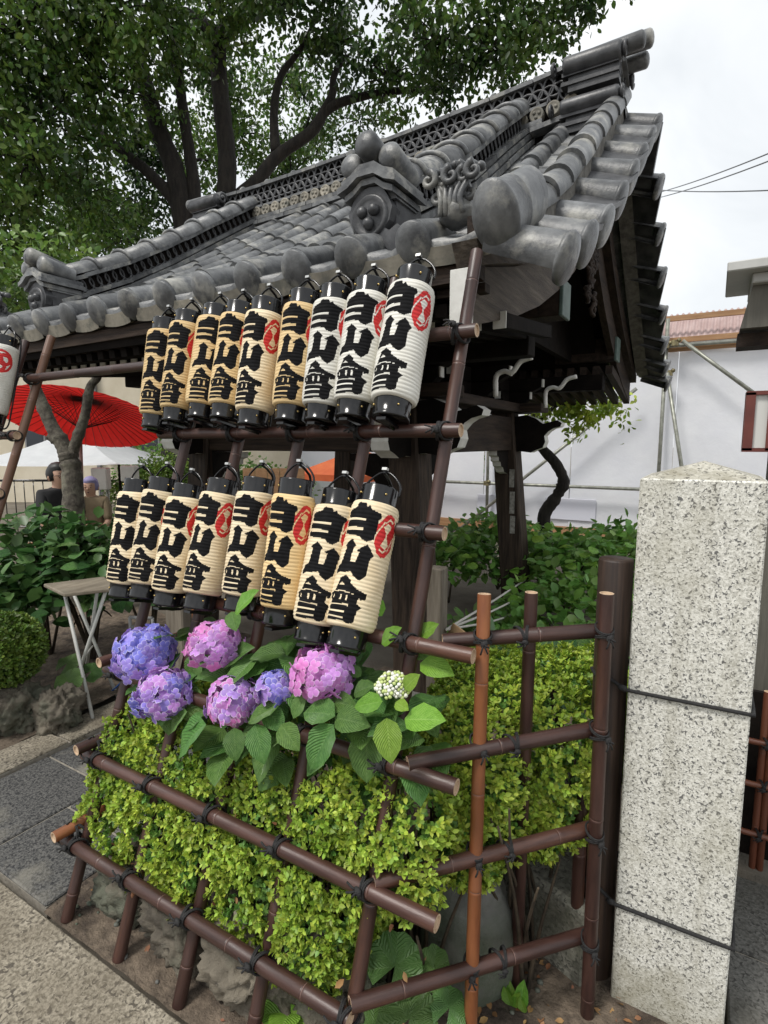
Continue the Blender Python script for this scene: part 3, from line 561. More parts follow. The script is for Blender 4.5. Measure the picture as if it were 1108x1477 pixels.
# descending ridges
def dridge(XD, name_label):
    ya, yb = 2.12, 3.92; poly = [(y, pz(y) + sori(XD, y) + .33 - .03 * (y > 3.9)) for y in np.linspace(ya, yb, 24)] + [(y, pz(y) + sori(XD, y) - .05) for y in np.linspace(yb, ya, 24)]
    dr = MB().prism([(p[0], p[1] - .02) for p in poly], .11, (XD, 0, 0), (0, 1, 0), (0, 0, 1), (1, 0, 0)).build('descending_ridge', wood_bk, pav, fixn=True); dr['label'] = name_label
    L = .20; ys = np.arange(ya + .02, yb, L * .84)
    def piece(me, Y, h, nm): x, y, z = slope_frame(XD, Y + .07); link(nm, me, dr, mtx(S(XD, Y + .07, h), x, y, z))
    for h, w, th in ((.055, .27, .028), (.100, .245, .028), (.142, .22, .026), (.262, .20, .024)):
        me = MB().box((0, 0, 0), (w, L, th)).mesh('ridge_slab', tile)
        for Y in ys: piece(me, Y, h + random.uniform(-.003, .003), 'ridge_slab')
    Y = ya + .03
    while Y < yb - .02:
        x, y, z = slope_frame(XD, Y)
        for sgn in (-1, 1): link('lattice_ring', RINGS, dr, mtx(S(XD + sgn * .062, Y, .205), y, x, z))
        Y += .058
    # wide cap with raised bands
    cm = MB(); Lc = .30; V = []; n = 10
    for yy in (0, Lc):
        for q in (0, .02): V += [((.10 - q) * math.cos(t), yy, (.072 - q) * math.sin(t)) for t in np.linspace(0, math.pi, n + 1)]
    w = n + 1; F = []
    for i in range(n): F += [(i, i + 1, 2 * w + i + 1, 2 * w + i), (i + 1, i, w + i, w + i + 1)]
    cm.add(V, F); cme = cm.mesh('ridge_cap', tile)
    a = np.linspace(0, math.pi, 14); bm_ = MB().tube(np.stack([.108 * np.cos(a), 0 * a, .080 * np.sin(a)], 1), .014, 6).mesh('cap_band', tile)
    Y = ya
    while Y < yb - .1:
        x, y, z = slope_frame(XD, Y + .1); link('ridge_cap', cme, dr, mtx(S(XD, Y, .275), x, y, z)); link('cap_band', bm_, dr, mtx(S(XD, Y + .03, .275), x, y, z)); sl = (pz(Y + .1) - pz(Y)) / .1; Y += .27 / math.sqrt(1 + sl * sl)
    return dr
XDR, XDL = -1.30, -3.74
dridge(XDR, 'right descending ridge'); dridge(XDL, 'left descending ridge')
# ridge end ornaments
def scroll_plate(): 
    half = [(0, .30), (.06, .29), (.09, .25), (.115, .20), (.10, .145), (.075, .115), (.10, .10), (.14, .12), (.165, .10), (.185, .06), (.175, .02), (.14, 0), (.10, .01), (.07, .045), (.04, .015), (0, .03)]
    return half + [(-x, y) for x, y in half[::-1][1:-1]]
def tube_end(mb, p0, d, r, L):
    x, y, z = basis(d); mb.lathe([(.0005, L + r * .30), (r * .5, L + r * .24), (r * .86, L + r * .06), (r, L - r * .15), (r * .97, L * .5), (r * .9, 0)], 20, p0, d, (0, 0, 1))
def ornament(o, fwd, sc, parent, name, lab, ext=0):
    """ridge-end tile facing fwd: slab body, scrolled face with boss, gabled cornice, three tubes above"""
    f = nrm(fwd); s = np.cross(f, (0, 0, 1)); s = nrm(s); u = np.cross(s, f); o = np.asarray(o, float)
    mb = MB(); mb.prism([(x * sc, y * sc) for x, y in scroll_plate()], .075 * sc, o + f * .03 * sc, s, u, f)
    mb.box(o - f * .10 * sc + u * .15 * sc, (.22 * sc, .24 * sc, .26 * sc), np.stack([s, f, u], 1))
    for sg in (-1, 1):
        mb.lathe([(.0005, 0), (.045 * sc, 0), (.05 * sc, .01 * sc), (.05 * sc, .2 * sc), (.0005, .2 * sc)], 16, o + s * sg * .135 * sc + u * .055 * sc - f * .17 * sc, f)
    body = mb.build(name, tile_dk, parent, fixn=True); body['label'] = lab
    b = MB(); b.lathe([(.0005, .018), (.03, .016), (.07, .006), (.082, .016), (.094, .008), (.096, -.02)], 26, o + f * .066 * sc + u * .175 * sc, f * 1.0, (0, 0, 1))
    b.V[-1] = (b.V[-1] - (o + f * .066 * sc + u * .175 * sc)) * sc + (o + f * .066 * sc + u * .175 * sc)
    for k in range(3):
        a = k * 2.09 + .5; b.blob(o + f * (.082) * sc + u * (.175 + .035 * math.sin(a)) * sc + s * .035 * math.cos(a) * sc, (.028 * sc,) * 3, k, .05, 1, 2)
    b.build('boss', tile_dk, body)
    c = MB()
    c.prism([(-.12 * sc, .24 * sc), (-.105 * sc, .30 * sc), (-.04 * sc, .345 * sc), (.04 * sc, .345 * sc), (.105 * sc, .30 * sc), (.12 * sc, .24 * sc)], .20 * sc, o - f * .06 * sc, s, u, f)
    for i, (h, w) in enumerate(((.308, .25), (.338, .30), (.368, .27))):
        tp_ = [(-w / 2, -.03), (-w * .32, -.012), (-w * .14, .022), (w * .14, .022), (w * .32, -.012), (w / 2, -.03)]; c.prism([(a_ * sc, (h + b_) * sc) for a_, b_ in tp_] + [(a_ * sc, (h + b_ - .026) * sc) for a_, b_ in tp_[::-1]], (.27, .32, .295)[i] * sc, o - f * .05 * sc, s, u, f)
    c.build('cornice', tile, body, fixn=True)
    t = nrm(f + u * (.16 if not ext else .02))
    for (a, h, r, L_) in ((-.100, .378, .054, .22), (.100, .378, .054, .22), (0, .430, .058, .25)):
        mb = MB(); tube_end(mb, o + s * a * sc - f * .14 * sc + u * h * sc, t, r * sc * (1 - ext), (L_ + ext) * sc); mb.build('tube', tile, body)
    return body
for XD, lb in ((XDR, 'right'), (XDL, 'left')): ornament(S(XD + (.04 if XD > -2 else 0), 2.08, -.015), (0, -1, 0), .90, pav, 'ridge_end_tile', '%s scrolled ridge end tile with three tubes' % lb)
for sx, XE in ((1, RX1), (-1, RX0)):
    o = np.array((XE + .12 * sx, RY, rz(XE) - .05)); ob = ornament(o, (sx, 0, 0), 1.05, pav, 'ridge_end_tile', 'gable ridge end tile %s' % ('nearest the camera' if sx > 0 else 'at the far gable'), .13)
    for yy, zz, r in ((-.20, .09, .050), (-.165, .345, .060), (.20, .09, .050), (.165, .345, .060)):
        mb = MB()
        mb.lathe([(.0005, -.17), (r * .9, -.17), (r, -.155), (r, .155), (r * .9, .17), (r * .55, .17), (r * .5, .185), (.0005, .185)], 18, o + np.array((-.06 * sx, yy, zz)), (1, 0, 0))
        mb.box(o + np.array((-.05 * sx, yy * .78, zz - .085 + .02)), (.30, .09, .17)); mb.box(o + np.array((-.07 * sx, yy * .92, zz - .05)), (.335, .075, .022)); mb.box(o + np.array((-.07 * sx, yy * .86, zz - .10)), (.345, .085, .022))
        cp_ = curl(1.5, r * .9, .008, 20, 0, 1 if yy < 0 else -1)
        for xe in (.19, -.235): mb.tube(np.array([o + np.array((-.06 * sx + (xe if sx > 0 else -xe) * 1.0, yy + p[0], zz + p[1])) for p in cp_]), .010, 6)
        mb.build('scroll_shoulder', tile_dk, ob, fixn=True)
# curling wave ornaments on the eave corners
def wave_orn(o, name):
    mb = MB(); rr = random.Random(4); mb.blob(o + np.array((0, 0, .02)), (.075, .07, .05), 2, .2, 2, 3)
    for lvl, (h, nn, wd) in enumerate(((.07, 4, .060), (.125, 5, .085))):
        for k in range(nn):
            cx = -wd + 2 * wd * k / (nn - 1); sg = -1 if cx < 0 else 1; c = curl(1.15, .032 - .004 * (k % 2), .006, 16, math.pi / 2 * 1.0, sg)
            P = np.array([o + np.array((cx + p[0], -.045 + .018 * (k % 2) - .02 * lvl, h + p[1] * .95)) for p in c]); mb.tube(P, np.linspace(.014, .007, len(P)), 7)
    for k in range(5):
        mb.tube(bez([o + np.array(((k - 2) * .022, -.05, .0)), o + np.array(((k - 2) * .018, -.065, .05)), o + np.array(((k - 2) * .03, -.04, .115))], 8), .011, 7)
    for k in range(9):
        mb.blob(o + np.array(((k - 4) * .024, -.02 - .01 * (k % 2), .175 - .006 * abs(k - 4))), (.017, .022, .017), k, .1, 1, 2)
    return mb.build(name, tile, pav)
wo_ = wave_orn(S(-.86, 1.98, .075), 'wave_ornament'); wo_['label'] = 'curling wave ornament on the near eave corner'
wo_ = wave_orn(S(-4.06, 1.98, .075), 'wave_ornament'); wo_['label'] = 'curling wave ornament on the far eave corner'
# ------------------------------------------------------------------ timber under the roof
def beam(name, c, d, mt, par=pav, bev=.006, rz_=0, **k): return MB().box((0, 0, 0), d).build(name, mt, par, bevel=bev, M=Matrix.Translation(c) @ Matrix.Rotation(rz_, 4, 'Z'), **k)
ev = MB(); 
ev.sheet(lambda u, v: (XL + .06 + (XR - XL - .12) * u, 1.905 + (.05 if .3 < v < .8 else 0), 2.235 + sori(XL + (XR - XL) * u, EY) - (.075 if v < .5 else 0) - .0), 30, 4)
fa = MB()
xs = np.linspace(XL + .08, XR - .08, 30)
fa.prism([(x, 2.222 + sori(x, EY)) for x in xs] + [(x, 2.150 + sori(x, EY)) for x in xs[::-1]], .055, (0, 1.93, 0), (1, 0, 0), (0, 0, 1), (0, 1, 0)); fa.build('eave_board', wood_x, pav, fixn=True)
fa = MB(); fa.prism([(x, 2.148 + sori(x, EY)) for x in xs] + [(x, 2.118 + sori(x, EY)) for x in xs[::-1]], .05, (0, 1.985, 0), (1, 0, 0), (0, 0, 1), (0, 1, 0)); fa.build('eave_board', wood_x, pav, fixn=True)
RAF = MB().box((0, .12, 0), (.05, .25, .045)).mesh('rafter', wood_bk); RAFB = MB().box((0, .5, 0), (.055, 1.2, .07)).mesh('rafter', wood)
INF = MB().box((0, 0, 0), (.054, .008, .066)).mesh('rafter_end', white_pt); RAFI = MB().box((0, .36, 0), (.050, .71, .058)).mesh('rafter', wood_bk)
x = XL + .14
while x < XR - .13:
    link('rafter', RAF, pav, Matrix.Translation((x, 1.97, 2.090)) @ Matrix.Rotation(math.atan(.155), 4, 'X'))
    link('rafter', RAFB, pav, Matrix.Translation((x, 6.20, 2.045)) @ Matrix.Rotation(math.pi, 4, 'Z') @ Matrix.Rotation(math.atan(.155), 4, 'X'))
    link('rafter_end', INF, pav, Matrix.Translation((x + .03, 2.235, 2.090)) @ Matrix.Rotation(R(0), 4, 'Y')); link('rafter', RAFI, pav, Matrix.Translation((x + .03, 2.245, 2.090)) @ Matrix.Rotation(math.atan(.10), 4, 'X')); x += .106
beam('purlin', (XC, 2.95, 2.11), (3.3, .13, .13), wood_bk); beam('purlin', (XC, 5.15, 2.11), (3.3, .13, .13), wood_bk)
for Y, z in ((3.27, 2.385), (5.22, 2.385)):
    beam('purlin', (-1.02, Y, z), (.5, .17, .19), wood, bev=.008); beam('purlin_cap', (-.765, Y, z), (.022, .176, .196), copper, bev=.004)
# barge boards
lo = [(1.87, 2.0), (2.05, 2.045), (2.4, 2.13), (2.8, 2.26), (3.15, 2.41), (3.52, 2.60), (3.8, 2.78), (4.05, 2.97)]
for sx, XB in ((1, -.80), (-1, XL + .14)):
    for mir in (0, 1):
        L_ = [(2 * RY - y, z) for y, z in lo] if mir else lo; q = MB(); up = [(y + (.0 if i else 0), z + .195 + .05 * i / 7) for i, (y, z) in enumerate(L_)]
        q.prism(list(L_) + up[::-1], .05, (XB, 0, 0), (0, 1, 0), (0, 0, 1), (1, 0, 0)); q.build('barge_board', wood_gr if not mir else wood, pav, fixn=True)
        q = MB(); u0 = [(y, z + .004) for y, z in up]; u1 = [(y - (.05 if not mir and i == 0 else 0), z + .075) for i, (y, z) in enumerate(up)]
        q.prism(u0 + u1[::-1], .09, (XB + .035 * sx, 0, 0), (0, 1, 0), (0, 0, 1), (1, 0, 0)); q.build('barge_board', wood_gr if not mir else wood, pav, fixn=True)
        q = MB(); u2 = [(y, z + .079) for y, z in up]; u3 = [(y, z + .17) for y, z in up]
        q.prism(u2 + u3[::-1], .05, (XB + .05 * sx, 0, 0), (0, 1, 0), (0, 0, 1), (1, 0, 0)); q.build('barge_board', wood, pav, fixn=True)
        if not mir: beam('board_tip', (XB + .012 * sx, 1.862, 2.10), (.085, .012, .19), white_pt, bev=.002)
# gable: wall and pendant carving
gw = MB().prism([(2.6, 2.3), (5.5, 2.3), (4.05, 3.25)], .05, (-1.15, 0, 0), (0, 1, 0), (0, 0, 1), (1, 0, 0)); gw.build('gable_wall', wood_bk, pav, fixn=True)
ge = MB()
for k in range(26):
    rr = random.Random(k); yy = RY - .25 + rr.uniform(-.14, .14); zz = 2.72 + rr.uniform(-.26, .14); c = curl(1.2, .055, .012, 14, rr.uniform(0, 6), rr.choice((-1, 1)))
    ge.tube(np.array([(-.745 + .02 * rr.random(), yy + p[0], zz + p[1]) for p in c]), .014, 6)
ge.build('gable_pendant', wood, pav)
# columns, tie beams with carved noses
CO = {}
for nm, (xb, yb), (xt, yt) in (('fr', (-1.50, 2.96), (-1.64, 3.06)), ('rr', (-1.50, 5.02), (-1.66, 4.95)), ('fl', (-3.50, 2.96), (-3.36, 3.06)), ('rl', (-3.50, 5.02), (-3.36, 4.95))):
    mb = MB(); w0, w1 = .115, .098
    mb.add([(xb - w0, yb - w0, 0), (xb + w0, yb - w0, 0), (xb + w0, yb + w0, 0), (xb - w0, yb + w0, 0), (xt - w1, yt - w1, 1.93), (xt + w1, yt - w1, 1.93), (xt + w1, yt + w1, 1.93), (xt - w1, yt + w1, 1.93)], [(0, 1, 5, 4), (1, 2, 6, 5), (2, 3, 7, 6), (3, 0, 4, 7), (4, 5, 6, 7)], 0, False)
    CO[nm] = mb.build('column', wood_z, pav, bevel=.012)
    MB().box((xb, yb, .02), (.36, .36, .16)).build('base_stone', stone_sm, pav, bevel=.02)
for Xb in (-1.61, -3.39):
    beam('tie_beam', (Xb, 4.0, 1.675), (.11, 1.80, .29), wood); beam('tie_beam', (Xb, 4.0, 1.90), (.24, 2.5, .075), wood)
for Yb in (3.02, 4.98):
    beam('tie_beam', (XC, Yb, 1.675), (1.70, .11, .27), wood_x); beam('tie_beam', (XC, Yb, 1.90), (2.4, .24, .075), wood_x)
NOSE = [(0, -.16), (.0, .15), (.10, .165), (.19, .13), (.25, .085), (.31, .10), (.37, .115), (.41, .09), (.40, .06), (.34, .045), (.30, .02), (.265, -.02), (.275, -.07), (.255, -.12), (.20, -.14), (.15, -.165), (.06, -.155)]
def nose(o, dr):
    d = nrm(dr); s = np.cross(d, (0, 0, 1)); return MB().prism(NOSE, .12, o, d, (0, 0, 1), s, 0, 1).build('carved_nose', [wood_bk, white_pt], pav, fixn=True)
nose((-1.545, 4.97, 1.675), (1, 0, 0)); nose((-1.52, 3.02, 1.69), (1, 0, 0)); nose((-3.47, 3.02, 1.675), (-1, 0, 0)); nose((-1.61, 2.94, 1.675), (0, -1, 0)); nose((-3.39, 2.94, 1.675), (0, -1, 0))
CORB = [(0, 0), (.30, 0), (.30, -.04), (.25, -.055), (.245, -.09), (.20, -.10), (.185, -.135), (.13, -.15), (.10, -.19), (0, -.21)]
for Yo, dy in ((4.86, -1), (3.14, 1)):
    MB().prism(CORB, .075, (-1.62, Yo, 1.53), (0, dy, 0), (0, 0, 1), (1, 0, 0), 0, 1).build('corbel', [wood_bk, white_pt], pav, fixn=True)
MB().prism(CORB, .075, (-1.72, 3.02, 1.53), (-1, 0, 0), (0, 0, 1), (0, 1, 0), 0, 1).build('corbel', [wood_bk, white_pt], pav, fixn=True)
MB().prism(CORB, .075, (-3.28, 3.02, 1.53), (1, 0, 0), (0, 0, 1), (0, 1, 0), 0, 1).build('corbel', [wood_bk, white_pt], pav, fixn=True)
# bracket arms with white painted ends
ARM = [(-.26, .05), (-.26, -.02), (-.20, -.06), (.20, -.06), (.26, -.02), (.26, .05)]
for (cx, cy) in ((-1.63, 3.04), (-1.65, 4.96), (-3.37, 3.04), (-1.63, 4.0)):
    for lv, sc in ((2.0, .85), (2.1, 1.25)):
        for ax in ((1, 0, 0), (0, 1, 0)):
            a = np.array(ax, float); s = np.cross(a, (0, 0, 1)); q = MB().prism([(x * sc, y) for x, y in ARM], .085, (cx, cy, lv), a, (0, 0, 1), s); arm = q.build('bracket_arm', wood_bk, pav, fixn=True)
            for sg in (-1, 1):
                if sg * (a[0] - a[1]) > 0: MB().box((cx, cy, lv + .012) + a * sg * .264 * sc, (.05 if a[0] == 0 else .012, .012 if a[0] == 0 else .05, .066)).build('bracket_tip', white_pt, arm)
for (x0, y0, z0) in ((-1.18, 3.35, 2.0), (-1.12, 4.3, 1.98)):
    P = bez([(x0, y0, z0 - .12), (x0, y0, z0), (x0 + .05, y0, z0 + .03), (x0 + .10, y0, z0 + .02), (x0 + .15, y0, z0 + .08), (x0 + .22, y0, z0 + .10)], 20); MB().tube(P, .016, 6).build('carved_tendril', white_pt, pav)
# paper votive slips on the rear column
for k, (z, h) in enumerate(((1.28, .16), (1.06, .20), (.86, .16))): MB().box((-1.563 + .008 * k + .02, 4.868 - .0 + .003 * k, z), (.045, .003, h), None).build('paper_slip', mat('old_paper%d' % k, (.16, .15, .13), (.34, .33, .30), rough=.9, scale=40), pav, M=Matrix.Translation((.0, -.008, 0)))
# ------------------------------------------------------------------ lantern racks of bamboo
LEAN = R(20); Y0 = .914; TL = math.tan(LEAN); NRM = np.array((0, -math.cos(LEAN), math.sin(LEAN))); LDIR = np.array((0, math.sin(LEAN), math.cos(LEAN)))
def rp(X, z, off=0): return np.array((X, Y0 + TL * z, z)) + NRM * off
rack = thing('lantern_rack', (-1.2, 1.2, 0), 'leaning brown bamboo rack carrying the two rows of paper lanterns', 'rack')
LEGS = [-1.79, -1.505, -1.225, -.955, -.675]
for i, X in enumerate(LEGS):
    bamboo(rack, rp(X, -.01), rp(X, [2.13, 2.13, 2.12, 2.14, 2.19][i]), .0195, name='bamboo_leg')
RAILS = [(.22, -1.86, -.66, 0), (.485, -1.86, -.48, 0), (.765, -1.86, -.48, 0), (1.055, -1.86, -.485, 0), (1.34, -1.86, -.615, 0), (1.62, -1.90, -.615, 0), (1.91, -3.06, -.615, 0)]
for i, (z, a, b, _) in enumerate(RAILS):
    bamboo(rack, rp(a, z, .040), rp(b, z, .040), .0205, bamboo_d)
    for j, X in enumerate(LEGS):
        tie(rack, rp(X + .0, z, .040), (1, 0, 0), NRM * 1.0 + LDIR * .1, random.uniform(-.35, .35))
# short rails across the left end, resting on the front rails
for i, z in enumerate((.22, .485, .765)):
    p = rp(-1.815, z + .043, .04); bamboo(rack, p + np.array((-.02, -.06, 0)), p + np.array((.01, .42, .0)), .019, bamboo_o if i == 0 else bamboo_d, name='end_rail')
    tie(rack, p + np.array((0, .01, -.012)), (0, 1, 0), (-.8, 0, .6), .2, .85)
bamboo(rack, (-1.87, 1.55, 0), (-1.86, 1.58, 1.2), .019, bamboo_o, name='bamboo_leg')
rack2 = thing('lantern_rack', (-3.4, 1.2, 0), 'second bamboo rack at the left picture edge, mostly cut off', 'rack')
bamboo(rack2, rp(-3.03, -.01), rp(-3.03, 2.15), .0205, mat('bamboo_tan', (.12, .058, .034), (.17, .09, .055), rough=.4, scale=5, stretch=(3, 3, .5)), name='bamboo_leg')
for X in (-3.28, -3.56): bamboo(rack2, rp(X, -.01), rp(X, 2.15), .0205, name='bamboo_leg')
for z in (1.34, 1.62, 1.91):
    if z < 1.9: bamboo(rack2, rp(-4.1, z, .04), rp(-2.985, z, .04), .0205)
    for X in (-3.03, -3.28): tie(rack2, rp(X, z, .04), (1, 0, 0), NRM, random.uniform(-.3, .3))
# ------------------------------------------------------------------ side fence
sf = thing('bamboo_fence', (-.4, 1.35, 0), 'short bamboo side fence between the lantern rack and the round post', 'fence')
A0 = [(-.581, 1.285, 1.082), (-.611, 1.150, .80), (-.656, 1.062, .515), (-.672, .975, .25)]
A1 = [(-.214, 1.500, 1.113), (-.222, 1.500, .839), (-.224, 1.500, .548), (-.222, 1.500, .223)]
for i in range(4):
    a, b = np.array(A0[i]), np.array(A1[i]); bamboo(sf, a, b, .0195, bamboo_d, name='bamboo_rail')
bamboo(sf, (-.452, 1.205, -.02), (-.484, 1.325, 1.214), .0175, bamboo_o, name='bamboo_post')
bamboo(sf, (-.402, 1.44, -.02), (-.398, 1.452, 1.200), .0175, bamboo_d, name='bamboo_post')
bamboo(sf, (-.206, 1.468, -.02), (-.212, 1.476, 1.218), .0185, bamboo_d, name='bamboo_post')
bamboo(sf, (-.262, 1.56, -.02), (-.262, 1.56, .62), .0185, bamboo_d, name='bamboo_post')
for i in range(4):
    a, b = np.array(A0[i]), np.array(A1[i]); d = nrm(b - a)
    for P0, P1, tt in (((-.452, 1.205, 0), (-.484, 1.325, 1.214), 0), ((-.402, 1.44, 0), (-.398, 1.452, 1.2), 1), ((-.206, 1.468, 0), (-.212, 1.476, 1.218), 2)):
        zz = a[2] + (b[2] - a[2]) * (.5, .62, .97)[tt]; q = np.array(P0) + (np.array(P1) - np.array(P0)) * zz / P1[2]; q[2] = zz
        if tt == 1:
            t = (q[0] - a[0]) / (b[0] - a[0]); q = a + (b - a) * t; tie(sf, q, d, (.45, -1, 0), random.uniform(-.3, .3), .8)
        else: tie(sf, q, (0, 0, 1), (.5, -1, 0), random.uniform(-.2, .5), .85)

# ------------------------------------------------------------------ paper lanterns
def inside(poly, x, y):
    c = np.zeros(x.shape, bool); n = len(poly)
    for i in range(n):
        x1, y1 = poly[i]; x2, y2 = poly[i - 1]
        k = (y1 > y) != (y2 > y); c ^= k & (x < (x2 - x1) * (y - y1) / (y2 - y1 + 1e-12) + x1)
    return c
G_HAKU = ([(-1, .80), (-.42, .86), (-.30, 1.0), (.12, .98), (.18, .87), (.34, .93), (.42, .84), (.92, .77), (1.0, .70), (.84, .60), (.76, .10), (.45, 0), (.22, .04), (.08, .12), (-1, .16)],
          [[(-1.1, .60), (.26, .59), (.26, .51), (-1.1, .515)], [(-1.1, .36), (.20, .35), (.20, .27), (-1.1, .28)]])
G_YAMA = ([(-1.0, .14), (-.80, .32), (-.60, .38), (-.52, .80), (-.66, .84), (-.30, 1.0), (.0, .84), (-.10, .76), (-.10, .42), (.22, .42), (.30, .70), (.12, .73), (.56, .90), (1.0, .66), (.86, .58), (.80, .14), (.50, 0), (.20, .10), (.06, .20), (-.30, .16), (-.62, .16), (-.85, .10)], [])
G_KAI = ([(-1, .58), (-.72, .66), (-.50, .86), (-.52, .90), (-.18, 1.0), (.10, .90), (.10, .84), (.50, .72), (1.0, .66), (.98, .56), (.74, .54), (.66, .60), (.60, .44), (.92, .36), (.74, .28), (.70, .04), (.42, 0), (.25, .04), (-.88, .03), (-.88, .34), (-.80, .42), (-.94, .46)],
         [[(-.58, .775), (-.34, .84), (-.12, .775)], [(-.86, .66), (-.2, .68), (.40, .64), (.4, .615), (-.2, .645), (-.86, .63)], [(-.78, .58), (-.66, .58), (-.66, .47), (-.78, .47)], [(-.30, .59), (-.16, .59), (-.16, .46), (-.30, .46)], [(.02, .59), (.16, .59), (.16, .46), (.02, .46)],
          [(-1, .385), (.30, .39), (.30, .34), (-1, .345)], [(-1, .255), (.20, .255), (.20, .205), (-1, .20)], [(-1, .13), (.20, .135), (.20, .085), (-1, .08)]])
G_CREST = ([(-.15, .0), (.25, .02), (.95, .26), (1, .66), (.55, .95), (.10, 1.0), (-.30, .96), (-.95, .72), (-1, .30), (-.60, .06)],
           [[(-.42, .70), (-.05, .80), (.42, .74), (.06, .52), (-.04, .52)], [(-.42, .27), (.05, .20), (.42, .30), (.04, .48), (-.06, .48)], [(-.08, .54), (.08, .54), (.06, .46), (-.06, .46)],
            [(-1, .50), (-.42, .83), (-.34, .80), (-.95, .44)], [(1, .50), (.42, .17), (.34, .20), (.95, .56)], [(-.34, .80), (.1, .91), (.5, .85), (.46, .80), (.1, .86), (-.3, .76)], [(.34, .20), (-.1, .09), (-.5, .15), (-.46, .20), (-.1, .14), (.3, .24)]])
def glyph(g, x, y, bold=.022):
    o = np.zeros(x.shape, bool)
    for dx, dy in ((0, 0), (bold, 0), (-bold, 0), (0, bold * .3), (0, -bold * .3)):
        r = inside(g[0], x + dx, y + dy)
        for h in g[1]: r &= ~inside(h, x + dx, y + dy)
        o |= r
    return o
CR, BR, BH, TH = .0535, .0695, .352, .052     # cap radius, body radius, body height, cap height
def lantern_body(name, paper, seed, crest_off=66, crest_v=.62, turned=0, style=0):
    nu, nr = 200, 32; nv = nr * 5; rr = random.Random(seed)
    v = np.linspace(0, 1, nv + 1); e = np.clip(np.minimum(v, 1 - v) / .075, 0, 1)
    r = CR + .004 + (BR - CR - .004) * np.sqrt(np.clip(1 - (1 - e) ** 2, 0, 1)) + .0017 * (np.abs(np.sin(np.pi * v * nr)) - .6)
    a = np.linspace(-math.pi, math.pi, nu, endpoint=False); A, Vv = np.meshgrid(a, v)
    wob = 1 + .014 * np.sin(3 * A + seed) * np.sin(Vv * 9 + seed) + .006 * np.sin(7 * A + 5 * seed + 6 * Vv) * np.sin(Vv * 23 + seed) - .03 * np.exp(-((np.mod(A - seed * 1.9, 2 * math.pi) - 3.1) / .35) ** 2 - ((Vv - .3 - .2 * math.sin(seed)) / .10) ** 2)
    X = r[:, None] * wob * np.sin(A); Yc = -r[:, None] * wob * np.cos(A); Z = TH + BH * Vv + .0012 * np.sin(A * 2 + Vv * 40 + seed)
    P = np.stack([X, Yc, Z], -1).reshape(-1, 3)
    i, j = np.meshgrid(np.arange(nu), np.arange(nv)); F = np.stack([j * nu + i, j * nu + (i + 1) % nu, (j + 1) * nu + (i + 1) % nu, (j + 1) * nu + i], -1).reshape(-1, 4)
    ac = np.degrees(a[0] + (np.arange(nu) + .5) * 2 * math.pi / nu); vc = (np.arange(nv) + .5) / nv; AC, VC = np.meshgrid(ac, vc)
    tw = 46 if style == 0 else 49
    gx = AC / tw; M = np.zeros(AC.shape, int)
    for gph, v0, v1 in ((G_HAKU, .660, .965), (G_YAMA, .360, .665), (G_KAI, .030, .385)):
        M[glyph(gph, gx + .04 * np.sin(VC * 14 + seed), (VC - v0) / (v1 - v0)) & (np.abs(gx) < 1.1)] = 1
    cxx = (AC - crest_off) / 28
    cr = glyph(G_CREST, cxx, (VC - crest_v) / .35, .01) & (np.abs(cxx) < 1.05); M[cr & (M == 0)] = 2
    me = bpy.data.meshes.new(name); me.from_pydata(P.tolist(), [], F.tolist()); me.polygons.foreach_set('use_smooth', np.ones(len(F), bool)); me.polygons.foreach_set('material_index', M.ravel().astype(np.int32))
    for q in (paper, ink, red_ink): me.materials.append(q)
    me.update(); return me
def lantern_crest_body(name, paper):
    me = lantern_body(name, paper, 3); M = np.zeros(len(me.polygons), np.int32); nu, nv = 200, 160
    ac = np.degrees(-math.pi + (np.arange(nu) + .5) * 2 * math.pi / nu); vc = (np.arange(nv) + .5) / nv; AC, VC = np.meshgrid(ac, vc); X = (AC - 20) / 57.3 * BR; Yv = (VC - .74) * BH; o = np.zeros(AC.shape, int)
    for k in range(3):
        t = k * 2.094 + .5; cx, cy = .022 * math.cos(t), .022 * math.sin(t); d = np.hypot(X - cx, Yv - cy); o[(d < .033) & (d > .016)] = 2
    d = np.hypot(X, Yv); o[(d < .060) & (d > .048)] = 2; o[(AC < -32) & (AC > -80) & (VC > .62) & (VC < .95)] = 1
    me.polygons.foreach_set('material_index', o.ravel().astype(np.int32)); return me
